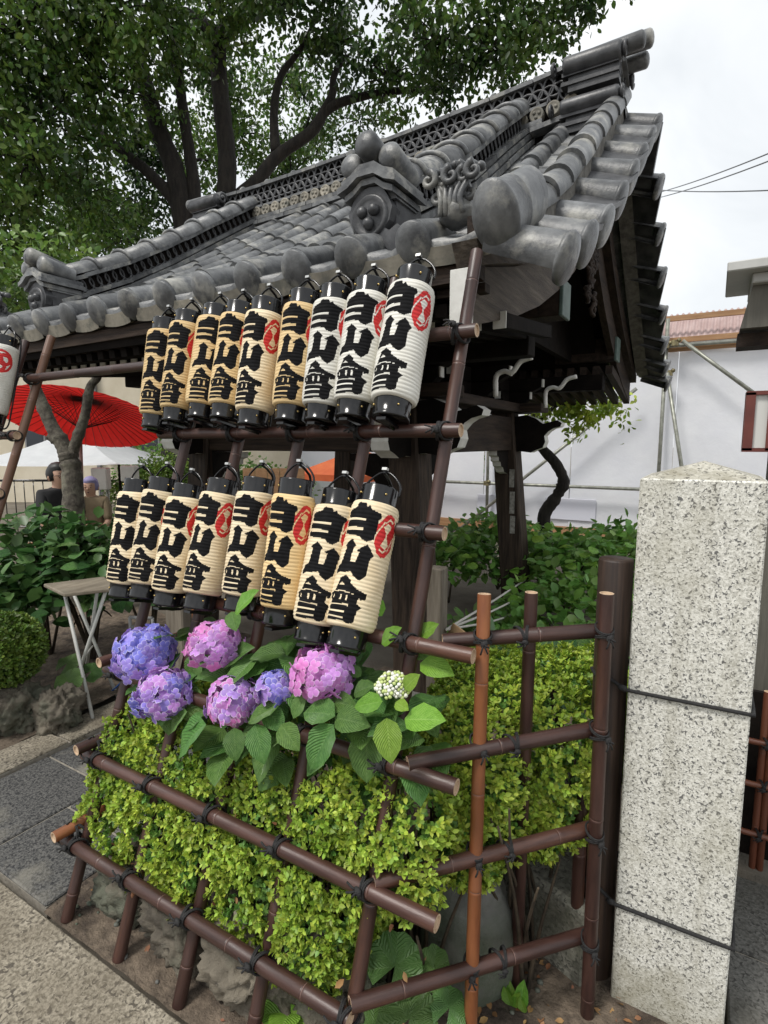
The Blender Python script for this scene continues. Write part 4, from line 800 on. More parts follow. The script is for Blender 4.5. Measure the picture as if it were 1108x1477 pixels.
def cap_meshes():
    t = MB(); z1 = TH + BH
    t.lathe([(CR, z1 - .006), (CR + .001, z1 + .004), (CR, z1 + .006), (CR, z1 + TH - .004), (CR - .001, z1 + TH), (CR - .004, z1 + TH), (CR - .005, z1 + TH - .035), (.002, z1 + TH - .036)], 36)
    b = MB(); b.lathe([(.004, .001), (CR - .001, 0), (CR + .0015, .002), (CR + .0015, .008), (CR, .010), (CR, TH - .004), (CR + .001, TH), (CR, TH + .006)], 36)
    rv = MB()
    for zz in (TH * .62, z1 + TH * .5):
        for k in range(4):
            a = R(-42 + 90 * k); rv.blob(((CR + .001) * math.sin(a), -(CR + .001) * math.cos(a), zz), (.0036, .0036, .0036), 1, 0, 1, 2)
    # bow: rod down the back, foot under the base, hoop over the top
    f = MB(); zt = z1 + TH
    f.tube(bez([(0, .0, -.014), (.0, .035, -.016), (.0, BR + .012, .0), (.0, BR + .018, .10), (.0, BR + .014, .3), (.0, BR + .004, zt), (0, .045, zt + .035), (0, 0, zt + .052)], 40), [.0042] * 41, 8)
    f.tube(bez([(-CR - .004, .006, zt - .02), (-CR - .003, .008, zt + .012), (-.03, .010, zt + .043), (0, .010, zt + .055), (.03, .012, zt + .043), (CR + .003, .014, zt + .012), (CR + .004, .014, zt - .02)], 28), .0034, 8)
    f.box((0, .0, -.012), (.03, .10, .008))
    h = MB(); h.box((0, .004, zt + .062), (.016, .012, .008))
    return t.mesh('top_cap', lacquer), b.mesh('bottom_cap', lacquer), rv.mesh('rivets', brass), f.mesh('bow_frame', lacquer), h.mesh('hook', steel)
CAPS = cap_meshes()
BOD = {}
for nm, pp in (('w', paper_w), ('c', paper_c), ('y', paper_y)):
    for k in range(2): BOD[nm + str(k)] = lantern_body('paper_body', pp, k * 2.3 + 1, 67 + 3 * k, .565 + .03 * k, style=k)
BOD['x'] = lantern_crest_body('paper_body', paper_w)
ORD = ['first', 'second', 'third', 'fourth', 'fifth', 'sixth', 'seventh', 'eighth', 'ninth']
def lantern(B, lean, rot, body, label, sc=1.0, sidelean=0, group=None):
    B = np.asarray(B, float); d = nrm((math.sin(R(sidelean)), math.sin(R(lean)), math.cos(R(lean))))
    y = nrm(np.array((0, 1, 0)) - d * d[1]); x = np.cross(y, d); M = mtx(B, x, y, d) @ Matrix.Diagonal((sc, sc, sc, 1))
    t = link('paper_lantern', None, None, Matrix.Translation(B), label, 'lantern', group)
    Mr = M @ Matrix.Rotation(R(rot), 4, 'Z')
    link('paper_body', BOD[body], t, Mr); a = link('top_cap', CAPS[0], t, Mr); link('bottom_cap', CAPS[1], t, Mr); link('rivets', CAPS[2], t, Mr, kind='stuff')
    f = link('bow_frame', CAPS[3], t, M); link('hook', CAPS[4], f, M); return t
UP = [(-.821, 1.424, 1.664, 18.7, .488, 'w0', 0), (-.956, 1.426, 1.669, 14.7, .455, 'w1', 13), (-1.075, 1.423, 1.661, 12.4, .45, 'w1', 15), (-1.2, 1.424, 1.663, 12.2, .45, 'y0', 17), (-1.361, 1.419, 1.652, 11.7, .455, 'c0', 8), (-1.506, 1.429, 1.678, 13.7, .44, 'y0', 21), (-1.625, 1.431, 1.683, 13.5, .44, 'y1', 38), (-1.761, 1.427, 1.673, 12.0, .44, 'y0', 19), (-1.87, 1.42, 1.653, 10.4, .44, 'y1', 28)]
LO = [(-.831, 1.198, 1.043, 23.8, .477, 'c0', 5), (-.945, 1.197, 1.041, 19.9, .455, 'c1', 17), (-1.073, 1.207, 1.068, 12.3, .445, 'y0', 7), (-1.24, 1.212, 1.082, 14.5, .43, 'c1', 19), (-1.414, 1.205, 1.061, 17.0, .445, 'c0', 8), (-1.563, 1.201, 1.051, 15.2, .43, 'c1', 23), (-1.691, 1.203, 1.059, 14.6, .44, 'c0', 25), (-1.803, 1.2, 1.048, 12.2, .44, 'c1', 22)]
for row, nm, gp in ((UP, 'upper', 'lanterns of the upper row'), (LO, 'lower', 'lanterns of the lower row')):
    for i, (x, y, z, ln, L_, bd, rt) in enumerate(row):
        c = {'w': 'white', 'c': 'cream', 'y': 'yellowed'}[bd[0]]
        pos = 'rightmost' if i == 0 else ('leftmost' if i == len(row) - 1 else ORD[i] + ' from the right')
        lantern((x, y, z), ln, rt, bd, '%s ribbed paper lantern with black characters, %s in the %s row' % (c, pos, nm), L_ * .968 / .456, 0, gp)
lantern(rp(-3.10, 1.665, .09) + np.array((-.03, -.02, 0)), 14, 40, 'x', 'white paper lantern with red crest cut by the left picture edge', .98, 0, None)
# ------------------------------------------------------------------ clipped hedge
hedge = thing('clipped_hedge', (-1.2, 1.35, 0), 'low clipped light green hedge filling the bamboo rack and side fence', 'hedge')
SEGS = [(np.array(A0[i]), np.array(A1[i])) for i in range(4)] + [(rp(a, z, .05), rp(b, z, .05)) for z, a, b, _ in RAILS[:3]] + [(np.array((-.452, 1.19, 0)), np.array((-.484, 1.31, 1.2)))]
HB = []   # superellipsoids: centre, radii
for X, zc, hz, dz in ((-1.72, .42, .25, 0), (-1.50, .42, .26, 0), (-1.28, .42, .27, 0), (-1.06, .44, .27, 0), (-.86, .47, .26, 0), (-.70, .56, .18, 0)):
    HB.append(((X, 1.285 + TL * (zc - .47), zc), (.18, .235, hz)))
HB += [((-.87, 1.13, .32), (.125, .13, .165)), ((-1.60, 1.13, .24), (.15, .10, .10)), ((-1.18, 1.16, .30), (.13, .12, .13))]
HB += [((-.56, 1.50, .62), (.17, .19, .20)), ((-.42, 1.66, .65), (.19, .19, .22)), ((-.36, 1.82, .70), (.18, .22, .20)), ((-.60, 1.75, .64), (.2, .25, .22)), ((-.55, 1.37, .50), (.11, .09, .13)), ((-.40, 1.58, .50), (.10, .10, .12)), ((-.32, 1.66, .62), (.09, .10, .12))]
def hedge_points(n, inset=0, pw=3.2):
    out = []; nn = []
    tot = sum(r[0] * r[2] + r[0] * r[1] + r[1] * r[2] for _, r in HB)
    for k, (c, r) in enumerate(HB):
        m = int(n * (r[0] * r[2] + r[0] * r[1] + r[1] * r[2]) / tot); d = rdir(m)
        q = d / (np.sum(np.abs(d) ** pw, 1) ** (1 / pw))[:, None]; s = 1 - inset + rng.normal(0, .035, m) + .07 * np.sin(d[:, 0] * 7 + k * 2) * np.sin(d[:, 2] * 8 + k)
        loc = q * s[:, None] * np.array(r); nr_ = np.sign(d) * np.abs(q) ** (pw - 1) / np.array(r); nr_ /= np.linalg.norm(nr_, axis=1, keepdims=True)
        P = loc + np.array(c); P[:, 1] += TL * loc[:, 2] * (k < 7)
        ok = np.ones(m, bool)
        for j, (c2, r2) in enumerate(HB):
            if j == k: continue
            l2 = P - np.array(c2); l2[:, 1] -= TL * (P[:, 2] - c2[2]) * (j < 7); ok &= np.sum(np.abs(l2 / np.array(r2)) ** pw, 1) > .72
        ok &= (nr_[:, 1] < .55)
        nz_ = np.array([mnoise.noise(Vector((p[0] * 11, p[1] * 9, p[2] * 11))) for p in P]); lim = np.where(P[:, 2] < .42, -.02 - .55 * np.clip((P[:, 2] - .1) / .32, 0, 1), -.7); ok &= nz_ > lim
        legd = np.min(np.abs(P[:, 0][:, None] - np.array(LEGS)[None]), 1); ok &= ~((legd < .030) & (P[:, 2] < .40) & (rng.random(m) < .85))
        loc_n = .030 * nz_[:, None] * nr_; P = P + loc_n
        for s0, s1 in SEGS:
            dv = s1 - s0; tt = np.clip(((P - s0) @ dv) / (dv @ dv), 0, 1); ok &= np.linalg.norm(P - (s0 + tt[:, None] * dv), axis=1) > .036
        out.append(P[ok]); nn.append(nr_[ok])
    return np.concatenate(out), np.concatenate(nn)
def rosettes(P, Nn, per, size, spread, mt, name, parent, up=.5, W=1.0, **k):
    n = len(P); ax = Nn + rng.normal(0, .35, (n, 3)) + np.array((0, 0, up)); ax /= np.linalg.norm(ax, axis=1, keepdims=True)
    h = np.where(np.abs(ax[:, 2:3]) > .9, np.array([[1., 0, 0]]), np.array([[0, 0, 1.]])); bx = np.cross(h, ax); bx /= np.linalg.norm(bx, axis=1, keepdims=True); by = np.cross(ax, bx)
    PP = []; DD = []; UU = []; SS = []
    for j in range(per):
        a = rng.uniform(0, 6.283, n) if per < 3 else j * 2.4 + rng.uniform(-.4, .4, n); t = rng.uniform(*spread, n)
        rad = np.cos(a)[:, None] * bx + np.sin(a)[:, None] * by; d = ax * np.cos(t)[:, None] + rad * np.sin(t)[:, None]
        PP.append(P - ax * (j / per * size * .9 * rng.uniform(.3, 1, n)[:, None])); DD.append(d); UU.append(ax + rng.normal(0, .25, (n, 3))); SS.append(size * rng.uniform(.65, 1.15, n))
    return leaves(name, np.concatenate(PP), np.concatenate(DD), np.concatenate(UU), np.concatenate(SS), mt, parent, W=W, **k)
P, Nn = hedge_points(32000); rosettes(P, Nn, 6, .0195, (.45, 1.25), leaf_hedge, 'foliage', hedge, kind='stuff')
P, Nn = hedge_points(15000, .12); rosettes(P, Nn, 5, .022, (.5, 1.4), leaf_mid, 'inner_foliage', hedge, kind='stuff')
m = MB()
for i in range(150):
    X = random.uniform(-1.75, -.35); y0 = 1.32 + random.uniform(-.08, .12) + (.2 if X > -.6 else 0); z1 = random.uniform(.35, .68)
    a = random.uniform(-.12, .12); b = random.uniform(-.2, .1)
    m.tube(bez([(X, y0, .0), (X + a * .4, y0 + b * .3, z1 * .5), (X + a, y0 + b, z1)], 5), [.008, .007, .006, .005, .004, .003], 5)
m.build('branches', twig, hedge, kind='stuff')
fl = 40; P = np.stack([rng.uniform(-1.7, -.5, fl), rng.uniform(.98, 1.1, fl), rng.uniform(.2, .55, fl)], 1); P[:, 1] = Y0 + TL * P[:, 2] - rng.uniform(-.02, .03, fl)
leaves('fallen_leaf', P, rdir(fl), rdir(fl), rng.uniform(.015, .03, fl), dryleaf, hedge, kind='stuff')

# ------------------------------------------------------------------ big leaves
def leaf_mesh(name, mt, w=.36, droop=.25, fold=.16, nu=4, nv=7, heart=False, wave=.02, seed=0):
    mb = MB(); rr = random.Random(seed); V = []; UV = []
    for j in range(nv + 1):
        v = j / nv; wd = w * (math.sin(math.pi * v ** .8) ** .75) * (1.02 if j % 2 else .96) if 0 < j < nv else .006
        if heart: wd = w * math.sin(math.pi * min(1, .18 + .82 * v)) ** .6 if j < nv else .01
        for i in range(nu + 1):
            u = i / nu * 2 - 1; x = u * wd; z = abs(u) * fold * wd * 2 - droop * v * v + wave * math.sin(v * 14 + u * 3 + seed) * abs(u)
            y = v - (.0 if not heart else .16 * abs(u) * (1 - v)); V.append((x, y, z)); UV.append((u, v))
    F = [(j * (nu + 1) + i, j * (nu + 1) + i + 1, (j + 1) * (nu + 1) + i + 1, (j + 1) * (nu + 1) + i) for j in range(nv) for i in range(nu)]
    mb.add(V, F); me = mb.mesh(name, mt); ul = me.uv_layers.new(name='UVMap'); li = np.empty(len(me.loops), np.int32); me.loops.foreach_get('vertex_index', li); ul.data.foreach_set('uv', np.array(UV, np.float32)[li].ravel()); return me
LM = {('h', k): leaf_mesh('leaf', leaf_hyd, .33 + .03 * k, .12 + .13 * k, .14, seed=k) for k in range(3)}
LM.update({('n', k): leaf_mesh('leaf', leaf_new, .34, .10 + .1 * k, .12, seed=k + 5) for k in range(2)})
LM.update({('d', k): leaf_mesh('leaf', leaf_dark, .33 + .03 * k, .15 + .12 * k, .14, seed=k) for k in range(3)})
LM.update({('m', k): leaf_mesh('leaf', leaf_mid, .33 + .03 * k, .15 + .12 * k, .14, seed=k) for k in range(3)})
def put_leaf(parent, base, tip, up, key, wsc=1.0):
    base = np.asarray(base, float); d = np.asarray(tip, float) - base; Ln = np.linalg.norm(d); y = d / Ln; z = nrm(np.asarray(up, float) - y * (np.asarray(up, float) @ y)); x = np.cross(y, z)
    return link('leaf', LM[key], parent, mtx(base, x, y, z) @ Matrix.Diagonal((Ln * wsc, Ln, Ln, 1)))
def flower_head(name, parent, c, r, cols, nflo, size, seed, flat=.84, white=(.86, .82, .90)):
    """mophead: florets of four rounded petals with pale margins"""
    rr = np.random.default_rng(seed); wm = {1: .65, 2: .85, 3: .65, 4: .95, 5: .85, 6: .6}[seed]; V = []; F = []; C = []; nb = 0; ga = 2.39996
    for i in range(nflo):
        t = (i + .5) / nflo; ph = math.acos(1 - 1.72 * t); th = i * ga; d = np.array((math.sin(ph) * math.cos(th), math.sin(ph) * math.sin(th), math.cos(ph))); lump = 1 + .16 * mnoise.noise(Vector((d[0] * 1.6 + seed * 3, d[1] * 1.6, d[2] * 1.6)))
        x, y, z = basis(d + rr.normal(0, .34, 3)); a0 = rr.uniform(0, 1.57); p0 = np.asarray(c) + d * np.array((r * 1.04, r, r * flat)) * lump * rr.uniform(.86, 1.09)
        mixv = np.clip(.5 + .5 * math.sin(d[0] * 2.3 + seed) * math.cos(d[2] * 2 + seed * 2) + rr.normal(0, .28), 0, 1)
        cc = np.array(cols[0]) * (1 - mixv) + np.array(cols[1]) * mixv; cc = cc * rr.uniform(.8, 1.15); s = size * rr.uniform(.82, 1.12)
        for k in range(4):
            a = a0 + k * 1.5708; e1 = x * math.cos(a) + y * math.sin(a); e2 = -x * math.sin(a) + y * math.cos(a)
            def pt(u, v, h): return p0 + s * (e1 * u + e2 * v) + z * s * h
            tw = rr.normal(0, .06)
            ring = [(.26, -.34, .06), (.62, -.52, .0 + tw), (1.0, -.36, -.10), (1.10, 0, -.02), (1.0, .36, -.10), (.62, .52, .0 - tw), (.26, .34, .06)]
            pts = [pt(0, 0, .03), pt(.55, 0, .10)] + [pt(.52 + (u - .52) * .80, v * .80, h + .04) for u, v, h in ring] + [pt(u, v, h) for u, v, h in ring]
            V += pts; C += [cc * .85, cc] + [cc] * 7 + [np.array(white) * wm + cc * (1 - wm)] * 7
            f = []
            for q in range(6): f.append((1, 2 + q, 3 + q)); f.append((2 + q, 9 + q, 10 + q)); f.append((2 + q, 10 + q, 3 + q))
            f += [(0, 2, 1), (0, 1, 8), (0, 9, 2), (0, 8, 15)]
            F += [tuple(nb + j for j in q) for q in f]; nb += 16
    me = bpy.data.meshes.new(name); me.from_pydata([tuple(v) for v in V], [], F); me.polygons.foreach_set('use_smooth', [True] * len(F)); at = me.color_attributes.new('Col', 'FLOAT_COLOR', 'POINT')
    at.data.foreach_set('color', np.concatenate([np.array(C), np.ones((len(C), 1))], 1).astype(np.float32).ravel()); me.materials.append(petal); me.update()
    return link(name, me, parent)
hyd = thing('hydrangea', (-1.1, 1.4, 0), 'flowering hydrangea with blue, violet and pink heads above the hedge', 'hydrangea')
BL, VI, PK, PU = (.23, .23, .73), (.43, .26, .70), (.72, .22, .56), (.54, .25, .67)
HEADS = [((-1.63, 1.15, .885), .112, (BL, VI), 1, 'blue and violet flower head at the far left'), ((-1.47, 1.10, .795), .098, (BL, PU), 2, 'blue flower head hanging in front of the large blue one'), ((-1.319, 1.18, .965), .090, (PU, PK), 3, 'pink violet flower head under the lanterns'), ((-1.19, 1.13, .832), .084, (PK, VI), 4, 'pink flower head with white petal edges'),
         ((-1.045, 1.15, .90), .058, (BL, VI), 5, 'small blue flower head in the middle'), ((-.887, 1.175, .968), .090, (PK, PU), 6, 'pink flower head below the rightmost lanterns')]
stems = MB()
for c, r, cs, sd_, lb in HEADS:
    o = flower_head('flower_head', hyd, c, r * .90, cs, int(104 * (r / .085) ** 2), .0195, sd_); o['label'] = lb
    stems.tube(bez([(-1.1 + (c[0] + 1.1) * .4, 1.42, .05), (c[0] * .6 - .44, 1.33, .5), (c[0], c[1] + .05, c[2] - r * .9), c], 10), .006, 7)
def put_small(parent):
    c = np.array((-.672, 1.185, .975)); st = MB(); V = []
    mbh = MB(); rr = random.Random(3)
    for i in range(150):
        t = (i + .5) / 150; ph = math.acos(1 - 1.35 * t); th = i * 2.4; d = np.array((math.sin(ph) * math.cos(th), math.sin(ph) * math.sin(th), math.cos(ph)))
        mbh.blob(c + d * np.array((.046, .046, .032)) * rr.uniform(.85, 1.06), [rr.uniform(.0042, .0066)] * 3, i, .2, 1.5, 1, m=0 if rr.random() < .55 else 1)
    return mbh.build('bud_head', [mat('bud_white', (.72, .72, .62), (.80, .80, .72), rough=.6, scale=50), mat('bud_green', (.42, .52, .16), (.55, .62, .26), rough=.6, scale=50)], parent)
bh = put_small(hyd); bh['label'] = 'white and pale green bud cluster on the right'
stems.tube(bez([(-.85, 1.42, .05), (-.72, 1.32, .5), (-.68, 1.22, .90), (-.672, 1.185, .965)], 10), .0055, 7)
stems.build('stems', mat('green_stem', (.09, .16, .04), (.16, .24, .07), rough=.5, scale=20), hyd)
HL = [((-1.231, 1.055, 0.781), (-1.341, 1.008, 0.684), 'h', 0.1), ((-1.358, 1.093, 0.771), (-1.425, 1.059, 0.706), 'h', 0.06), ((-1.046, 1.07, 0.824), (-0.985, 1.031, 0.746), 'h', 0.1), ((-1.129, 1.069, 0.791), (-1.091, 1.032, 0.719), 'h', 0.09), ((-0.975, 1.094, 0.832), (-0.897, 1.07, 0.793), 'h', 0.08), ((-0.783, 1.074, 0.893), (-0.833, 1.023, 0.782), 'h', 0.12), ((-0.79, 1.09, 0.907), (-0.892, 1.08, 0.91), 'h', 0.11), ((-0.795, 1.097, 0.897), (-0.698, 1.092, 0.914), 'h', 0.1), ((-0.841, 1.135, 0.914), (-0.753, 1.129, 0.928), 'h', 0.07), ((-0.997, 1.109, 0.872), (-1.095, 1.079, 0.82), 'h', 0.08), ((-0.627, 1.074, 0.952), (-0.594, 1.033, 0.867), 'n', 0.14), ((-0.599, 1.112, 0.938), (-0.496, 1.112, 0.969), 'n', 0.1), ((-0.661, 1.112, 0.968), (-0.736, 1.093, 0.946), 'n', 0.11), ((-0.631, 1.123, 0.969), (-0.59, 1.111, 0.966), 'n', 0.1), ((-0.633, 1.171, 0.984), (-0.6, 1.176, 1.028), 'n', 0.06), ((-0.733, 1.156, 0.856), (-0.709, 1.103, 0.74), 'h', 0.03), ((-0.642, 1.277, 1.012), (-0.544, 1.267, 1.015), 'n', -0.03), ((-0.673, 1.317, 1.064), (-0.616, 1.325, 1.114), 'n', -0.05), ((-0.734, 1.231, 1.062), (-0.685, 1.241, 1.117), 'n', 0.03), ((-1.124, 1.084, 1.125), (-1.059, 1.101, 1.201), 'n', 0.19), ((-1.169, 1.112, 1.115), (-1.129, 1.087, 1.074), 'h', 0.16), ((-1.269, 1.079, 0.789), (-1.317, 1.051, 0.744), 'h', 0.08), ((-0.986, 1.149, 0.895), (-0.927, 1.154, 0.938), 'h', 0.05), ((-0.91, 1.116, 0.921), (-0.93, 1.085, 0.865), 'h', 0.09), ((-0.787, 1.208, 0.969), (-0.827, 1.206, 0.992), 'h', 0.02), ((-1.299, 1.183, 0.9), (-1.189, 1.203, 0.984), 'h', 0.02), ((-1.502, 1.125, 0.769), (-1.33, 1.119, 0.783), 'h', 0.03), ((-0.691, 1.313, 1.023), (-0.605, 1.312, 1.051), 'h', -0.06), ((-0.788, 1.174, 0.933), (-0.729, 1.178, 0.974), 'h', 0.04), ((-1.419, 1.205, 0.903), (-1.443, 1.163, 0.816), 'h', 0.0), ((-1.047, 1.113, 0.853), (-0.964, 1.09, 0.819), 'h', 0.07), ((-0.765, 1.284, 1.12), (-0.827, 1.292, 1.17), 'n', 0.0)]
for b, t, key, off in HL: put_leaf(hyd, b, t, (random.uniform(-.2, .3), -.55 + random.uniform(-.15, .15), .8), (key, random.randrange(2)), random.uniform(1.0, 1.15))
for i in range(120):
    X = random.uniform(-1.62, -.60); z = random.uniform(.66 if X < -.8 else .78, .98); y = Y0 + TL * z + random.uniform(-.05, .18); a = random.uniform(-.9, .9); b = np.array((X, y, z)); Ln = random.uniform(.085, .135)
    put_leaf(hyd, b, b + Ln * nrm((math.sin(a), -.8 * math.cos(a), random.uniform(-.5, .35))), (random.uniform(-.3, .3), -.3, 1), ('h', random.randrange(3)), 1.05)
# small plant with round leaves at the bottom of the bed
tsu = thing('leopard_plant', (-.62, 1.2, 0), 'large scalloped round leaves behind the bottom right bamboo rail', 'plant')
def round_leaf(parent, c, r, nrm_, seed, mt=None):
    x, y, z = basis(nrm_, (0, 1, .2)); V = []; UV = []; n = 22; c = np.asarray(c, float)
    for j in range(4):
        for i in range(n + 1):
            a = R(20) + (2 * math.pi - R(40)) * i / n - math.pi / 2; q = j / 3; rad = r * q * (1 + (.05 * math.sin(i * 2.2 + seed) if j == 3 else 0)); V.append(c + rad * (math.cos(a) * x + math.sin(a) * y) + z * r * (.12 * q * q * math.sin(i * 1.1 + seed) - .18 * q)); UV.append(((i / n * 6) % 1 * 2 - 1, q))
    F = [(j * (n + 1) + i, j * (n + 1) + i + 1, (j + 1) * (n + 1) + i + 1, (j + 1) * (n + 1) + i) for j in range(3) for i in range(n)]
    mb = MB().add(V, F); me = mb.mesh('leaf', mt or leaf_tsu); ul = me.uv_layers.new(name='UVMap'); li = np.empty(len(me.loops), np.int32); me.loops.foreach_get('vertex_index', li); ul.data.foreach_set('uv', np.array(UV, np.float32)[li].ravel()); return link('leaf', me, parent)
for c, r, nn, s in (((-.635, 1.13, .235), .075, (.35, -.7, .6), 1), ((-.555, 1.20, .205), .052, (.7, -.5, .55), 3), ((-.575, 1.10, .145), .08, (.45, -.5, .8), 2), ((-.50, 1.18, .14), .05, (.5, -.4, .9), 4), ((-.66, 1.06, .10), .06, (.2, -.5, .9), 5)):
    round_leaf(tsu, c, r, nn, s)
weed = thing('weed', (-.88, 1.02, 0), 'bright green broad leaved seedling under the bottom rail', 'plant')
for k, (a, ln, el) in enumerate(((-.8, .10, .3), (.3, .11, .5), (1.2, .08, .3), (2.6, .08, .5), (-2, .07, .6))):
    b = np.array((-.90, 1.02, .05)); put_leaf(weed, b, b + ln * np.array((math.sin(a) * math.cos(el), -math.cos(a) * math.cos(el), math.sin(el))), (0, -.3, 1), ('n', k % 2), 1.15)
weed2 = thing('weed', (-.36, 1.40, 0), 'small upright weed between side fence posts at the bottom', 'plant')
for k in range(9):
    a = random.uniform(0, 6.28); b = np.array((-.385 + random.uniform(-.02, .03), 1.385, .005)); ln = random.uniform(.03, .06) if k else .06
    put_leaf(weed2, b, b + ln * np.array((math.sin(a) * .4, -math.cos(a) * .4, 1 if k else 1.2)), (0, -1, .3), ('n', k % 2), .8)
# ------------------------------------------------------------------ background right: screened building site
site = thing('site_screen', (-2, 9, 0), 'white plastic sheet screen wall closing off the building site', 'screen')
sheet_m = mat('plastic_sheet', (.74, .75, .80), (.82, .83, .86), rough=.6, scale=1.2, bump=.25, bscale=2.2, trans=.25, bdist=.05)
for k in range(7):
    x0 = -7.6 + k * 1.42; q = MB(); q.sheet(lambda u, v, x0=x0: (x0 + 1.415 * u, 9.0 + .012 * math.sin(u * 9 + v * 3) + .01 * math.sin(v * 11 + x0), .26 + 2.74 * v), 14, 14); q.build('sheet_panel', sheet_m, site)
timber = mat('new_timber', (.28, .15, .07), (.38, .22, .11), rough=.7, scale=6, stretch=(.5, 6, 6))
MB().box((-2.6, 8.985, .20), (10, .03, .14)).build('bottom_plank', timber, site); MB().box((-2.6, 8.985, 3.02), (10, .05, .07)).build('top_batten', timber, site)
MB().box((-2.6, 8.99, 3.32), (10, .05, .07)).build('top_batten', timber, site); MB().box((-.05, 8.93, 2.90), (1.3, .03, .09)).build('top_batten', timber, site)
cs = MB(); cs.sheet(lambda u, v: (-7.6 + 10 * u, 9.02 + .5 * v, 3.05 + .42 * v + .018 * math.sin(u * 10 / .076 * 2 * math.pi)), 900, 1); cs.build('corrugated_sheet', mat('pink_corrugated', (.50, .36, .34), (.62, .48, .46), rough=.5, scale=4, trans=.3), site)
bx = MB(); bx.box((-3.2, 9.6, .5), (8, .05, 1.0)); bx.build('inner_wall', mat('dim_wall', (.10, .10, .11), (.2, .2, .21), rough=.9, scale=4), site)
scaf = thing('scaffold', (-2, 8.8, 0), 'grey steel scaffold pipes in front of the white sheet screen', 'scaffold')
pipe_m = mat('galvanised_pipe', (.20, .205, .175), (.34, .345, .30), rough=.45, scale=12, metal=.5)
for a, b in (((-.46, 8.75, 2.97), (.52, 8.75, 2.13)), ((-.66, 8.85, 3.3), (-.66, 8.85, 0)), ((-.62, 8.7, 2.55), (-.16, 8.7, .2)), ((-3.23, 8.85, 3.2), (-3.22, 8.85, -.05)), ((-3.85, 8.75, -.03), (-1.0, 8.75, 2.36)), ((-7.5, 8.8, .925), (1.6, 8.8, .925)), ((-7.5, 8.87, 2.93), (1.6, 8.87, 2.93))):
    MB().tube([a, b], .026, 12).build('pipe', pipe_m, scaf)
for p in ((-.66, 8.82, 2.93), (-.66, 8.80, .925), (-3.22, 8.82, .925), (-.60, 8.78, 2.55), (-.55, 8.78, 2.95)): MB().box(p, (.085, .10, .075)).blob((p[0] + .05, p[1] - .04, p[2] + .03), (.03, .03, .03), 1, .2, 2, 2).build('clamp', mat('clamp_steel', (.12, .10, .06), (.3, .26, .14), rough=.5, metal=.5, scale=30), scaf)
for k, (x, z) in enumerate(((-1.9, .55), (-3.05, .55))):
    MB().box((x, 8.996 - .02, z), (.78, .008, .34)).build('vent_panel', mat('grey_panel%d' % k, (.58, .59, .66), rough=.6), site, bevel=.02)
for k, (a, b) in enumerate((((-1.72, 17, 8.1), (2.2, 7.6, 5.2)), ((-1.74, 17, 7.97), (2.2, 7.6, 5.08)), ((-1.95, 17, 8.25), (2.4, 7.2, 3.9)))):
    a, b = np.array(a), np.array(b); P = [a + (b - a) * t - np.array((0, 0, .5 * t * (1 - t))) for t in np.linspace(0, 1, 14)]
    MB().tube(P, .012, 6).build('overhead_wire', lacquer, None, label='thin overhead wire in the sky right of the roof, %s' % ('topmost', 'middle one', 'lowest')[k], cat='wire', group='overhead wires')
# small gate at the right edge
gate = thing('gate', (.3, 2.6, 0), 'grey timber gate post with eave at the right picture edge', 'gate')
gp = mat('grey_timber', (.085, .08, .066), (.15, .14, .115), rough=.65, scale=5, stretch=(8, 8, .5), bump=.3)
MB().box((.235, 2.63, 1.15), (.10, .10, 2.36)).build('post', gp, gate, bevel=.006)
MB().box((.40, 2.62, 2.222), (.80, .42, .034)).build('eave_fascia', mat('grey_metal', (.42, .42, .40), (.52, .52, .50), rough=.45, scale=6), gate, bevel=.004)
MB().box((.43, 2.64, 2.187), (.70, .34, .035)).build('eave_fascia', MATS['grey_metal'], gate, bevel=.004)
MB().prism([(.055, 2.02), (.085, 2.169), (.80, 2.169), (.80, 2.02)], .30, (0, 2.66, 0), (1, 0, 0), (0, 0, 1), (0, 1, 0)).build('eave_soffit', gp, gate)
MB().box((.45, 2.62, 1.985), (.80, .12, .05)).build('lintel', wood, gate)
lamp = thing('lamp_box', (.13, 2.5, 1.56), 'small red brown box lamp with white panes hung on gate post', 'lamp')
for dx in (-.035, .035):
    for dy in (-.035, .035): MB().box((.14 + dx, 2.50 + dy, 1.675), (.030, .030, .21)).build('frame_bar', mat('red_brown', (.10, .022, .016), (.15, .035, .024), rough=.45, scale=9) if 'red_brown' not in MATS else MATS['red_brown'], lamp)
for z in (1.572, 1.778): MB().box((.14, 2.50, z), (.10, .10, .014)).build('frame_plate', MATS['red_brown'], lamp)
for (dx, dy, sx, sy) in ((0, -.036, .058, .003), (-.036, 0, .003, .058), (.036, 0, .003, .058), (0, .036, .058, .003)): MB().box((.14 + dx, 2.50 + dy, 1.675), (sx, sy, .19)).build('pane', mat('milky_pane', (.60, .60, .57), rough=.3) if 'milky_pane' not in MATS else MATS['milky_pane'], lamp)
rf = thing('bamboo_fence', (.5, 2.36, 0), 'low red brown bamboo fence behind the granite pillar on the right', 'fence')
red_b = mat('bamboo_red', (.11, .035, .02), (.17, .06, .032), rough=.4, scale=6, stretch=(3, 3, .5))
for z in (.51, .345, .15): bamboo(rf, (.10, 2.34, z), (1.2, 2.34, z), .011, red_b)
for x in (.225, .248, .41, .43, .6, .62, .8): bamboo(rf, (x, 2.365, .0), (x, 2.365, .70), .012, red_b, name='bamboo_post')
for z in (.51, .345, .15):
    for x in (.236, .42): tie(rf, (x, 2.34, z), (1, 0, 0), (0, -1, 0), 0, .7)
MB().box((.8, 2.43, .34), (1.45, .02, .66)).build('back_panel', wood_bk, rf)
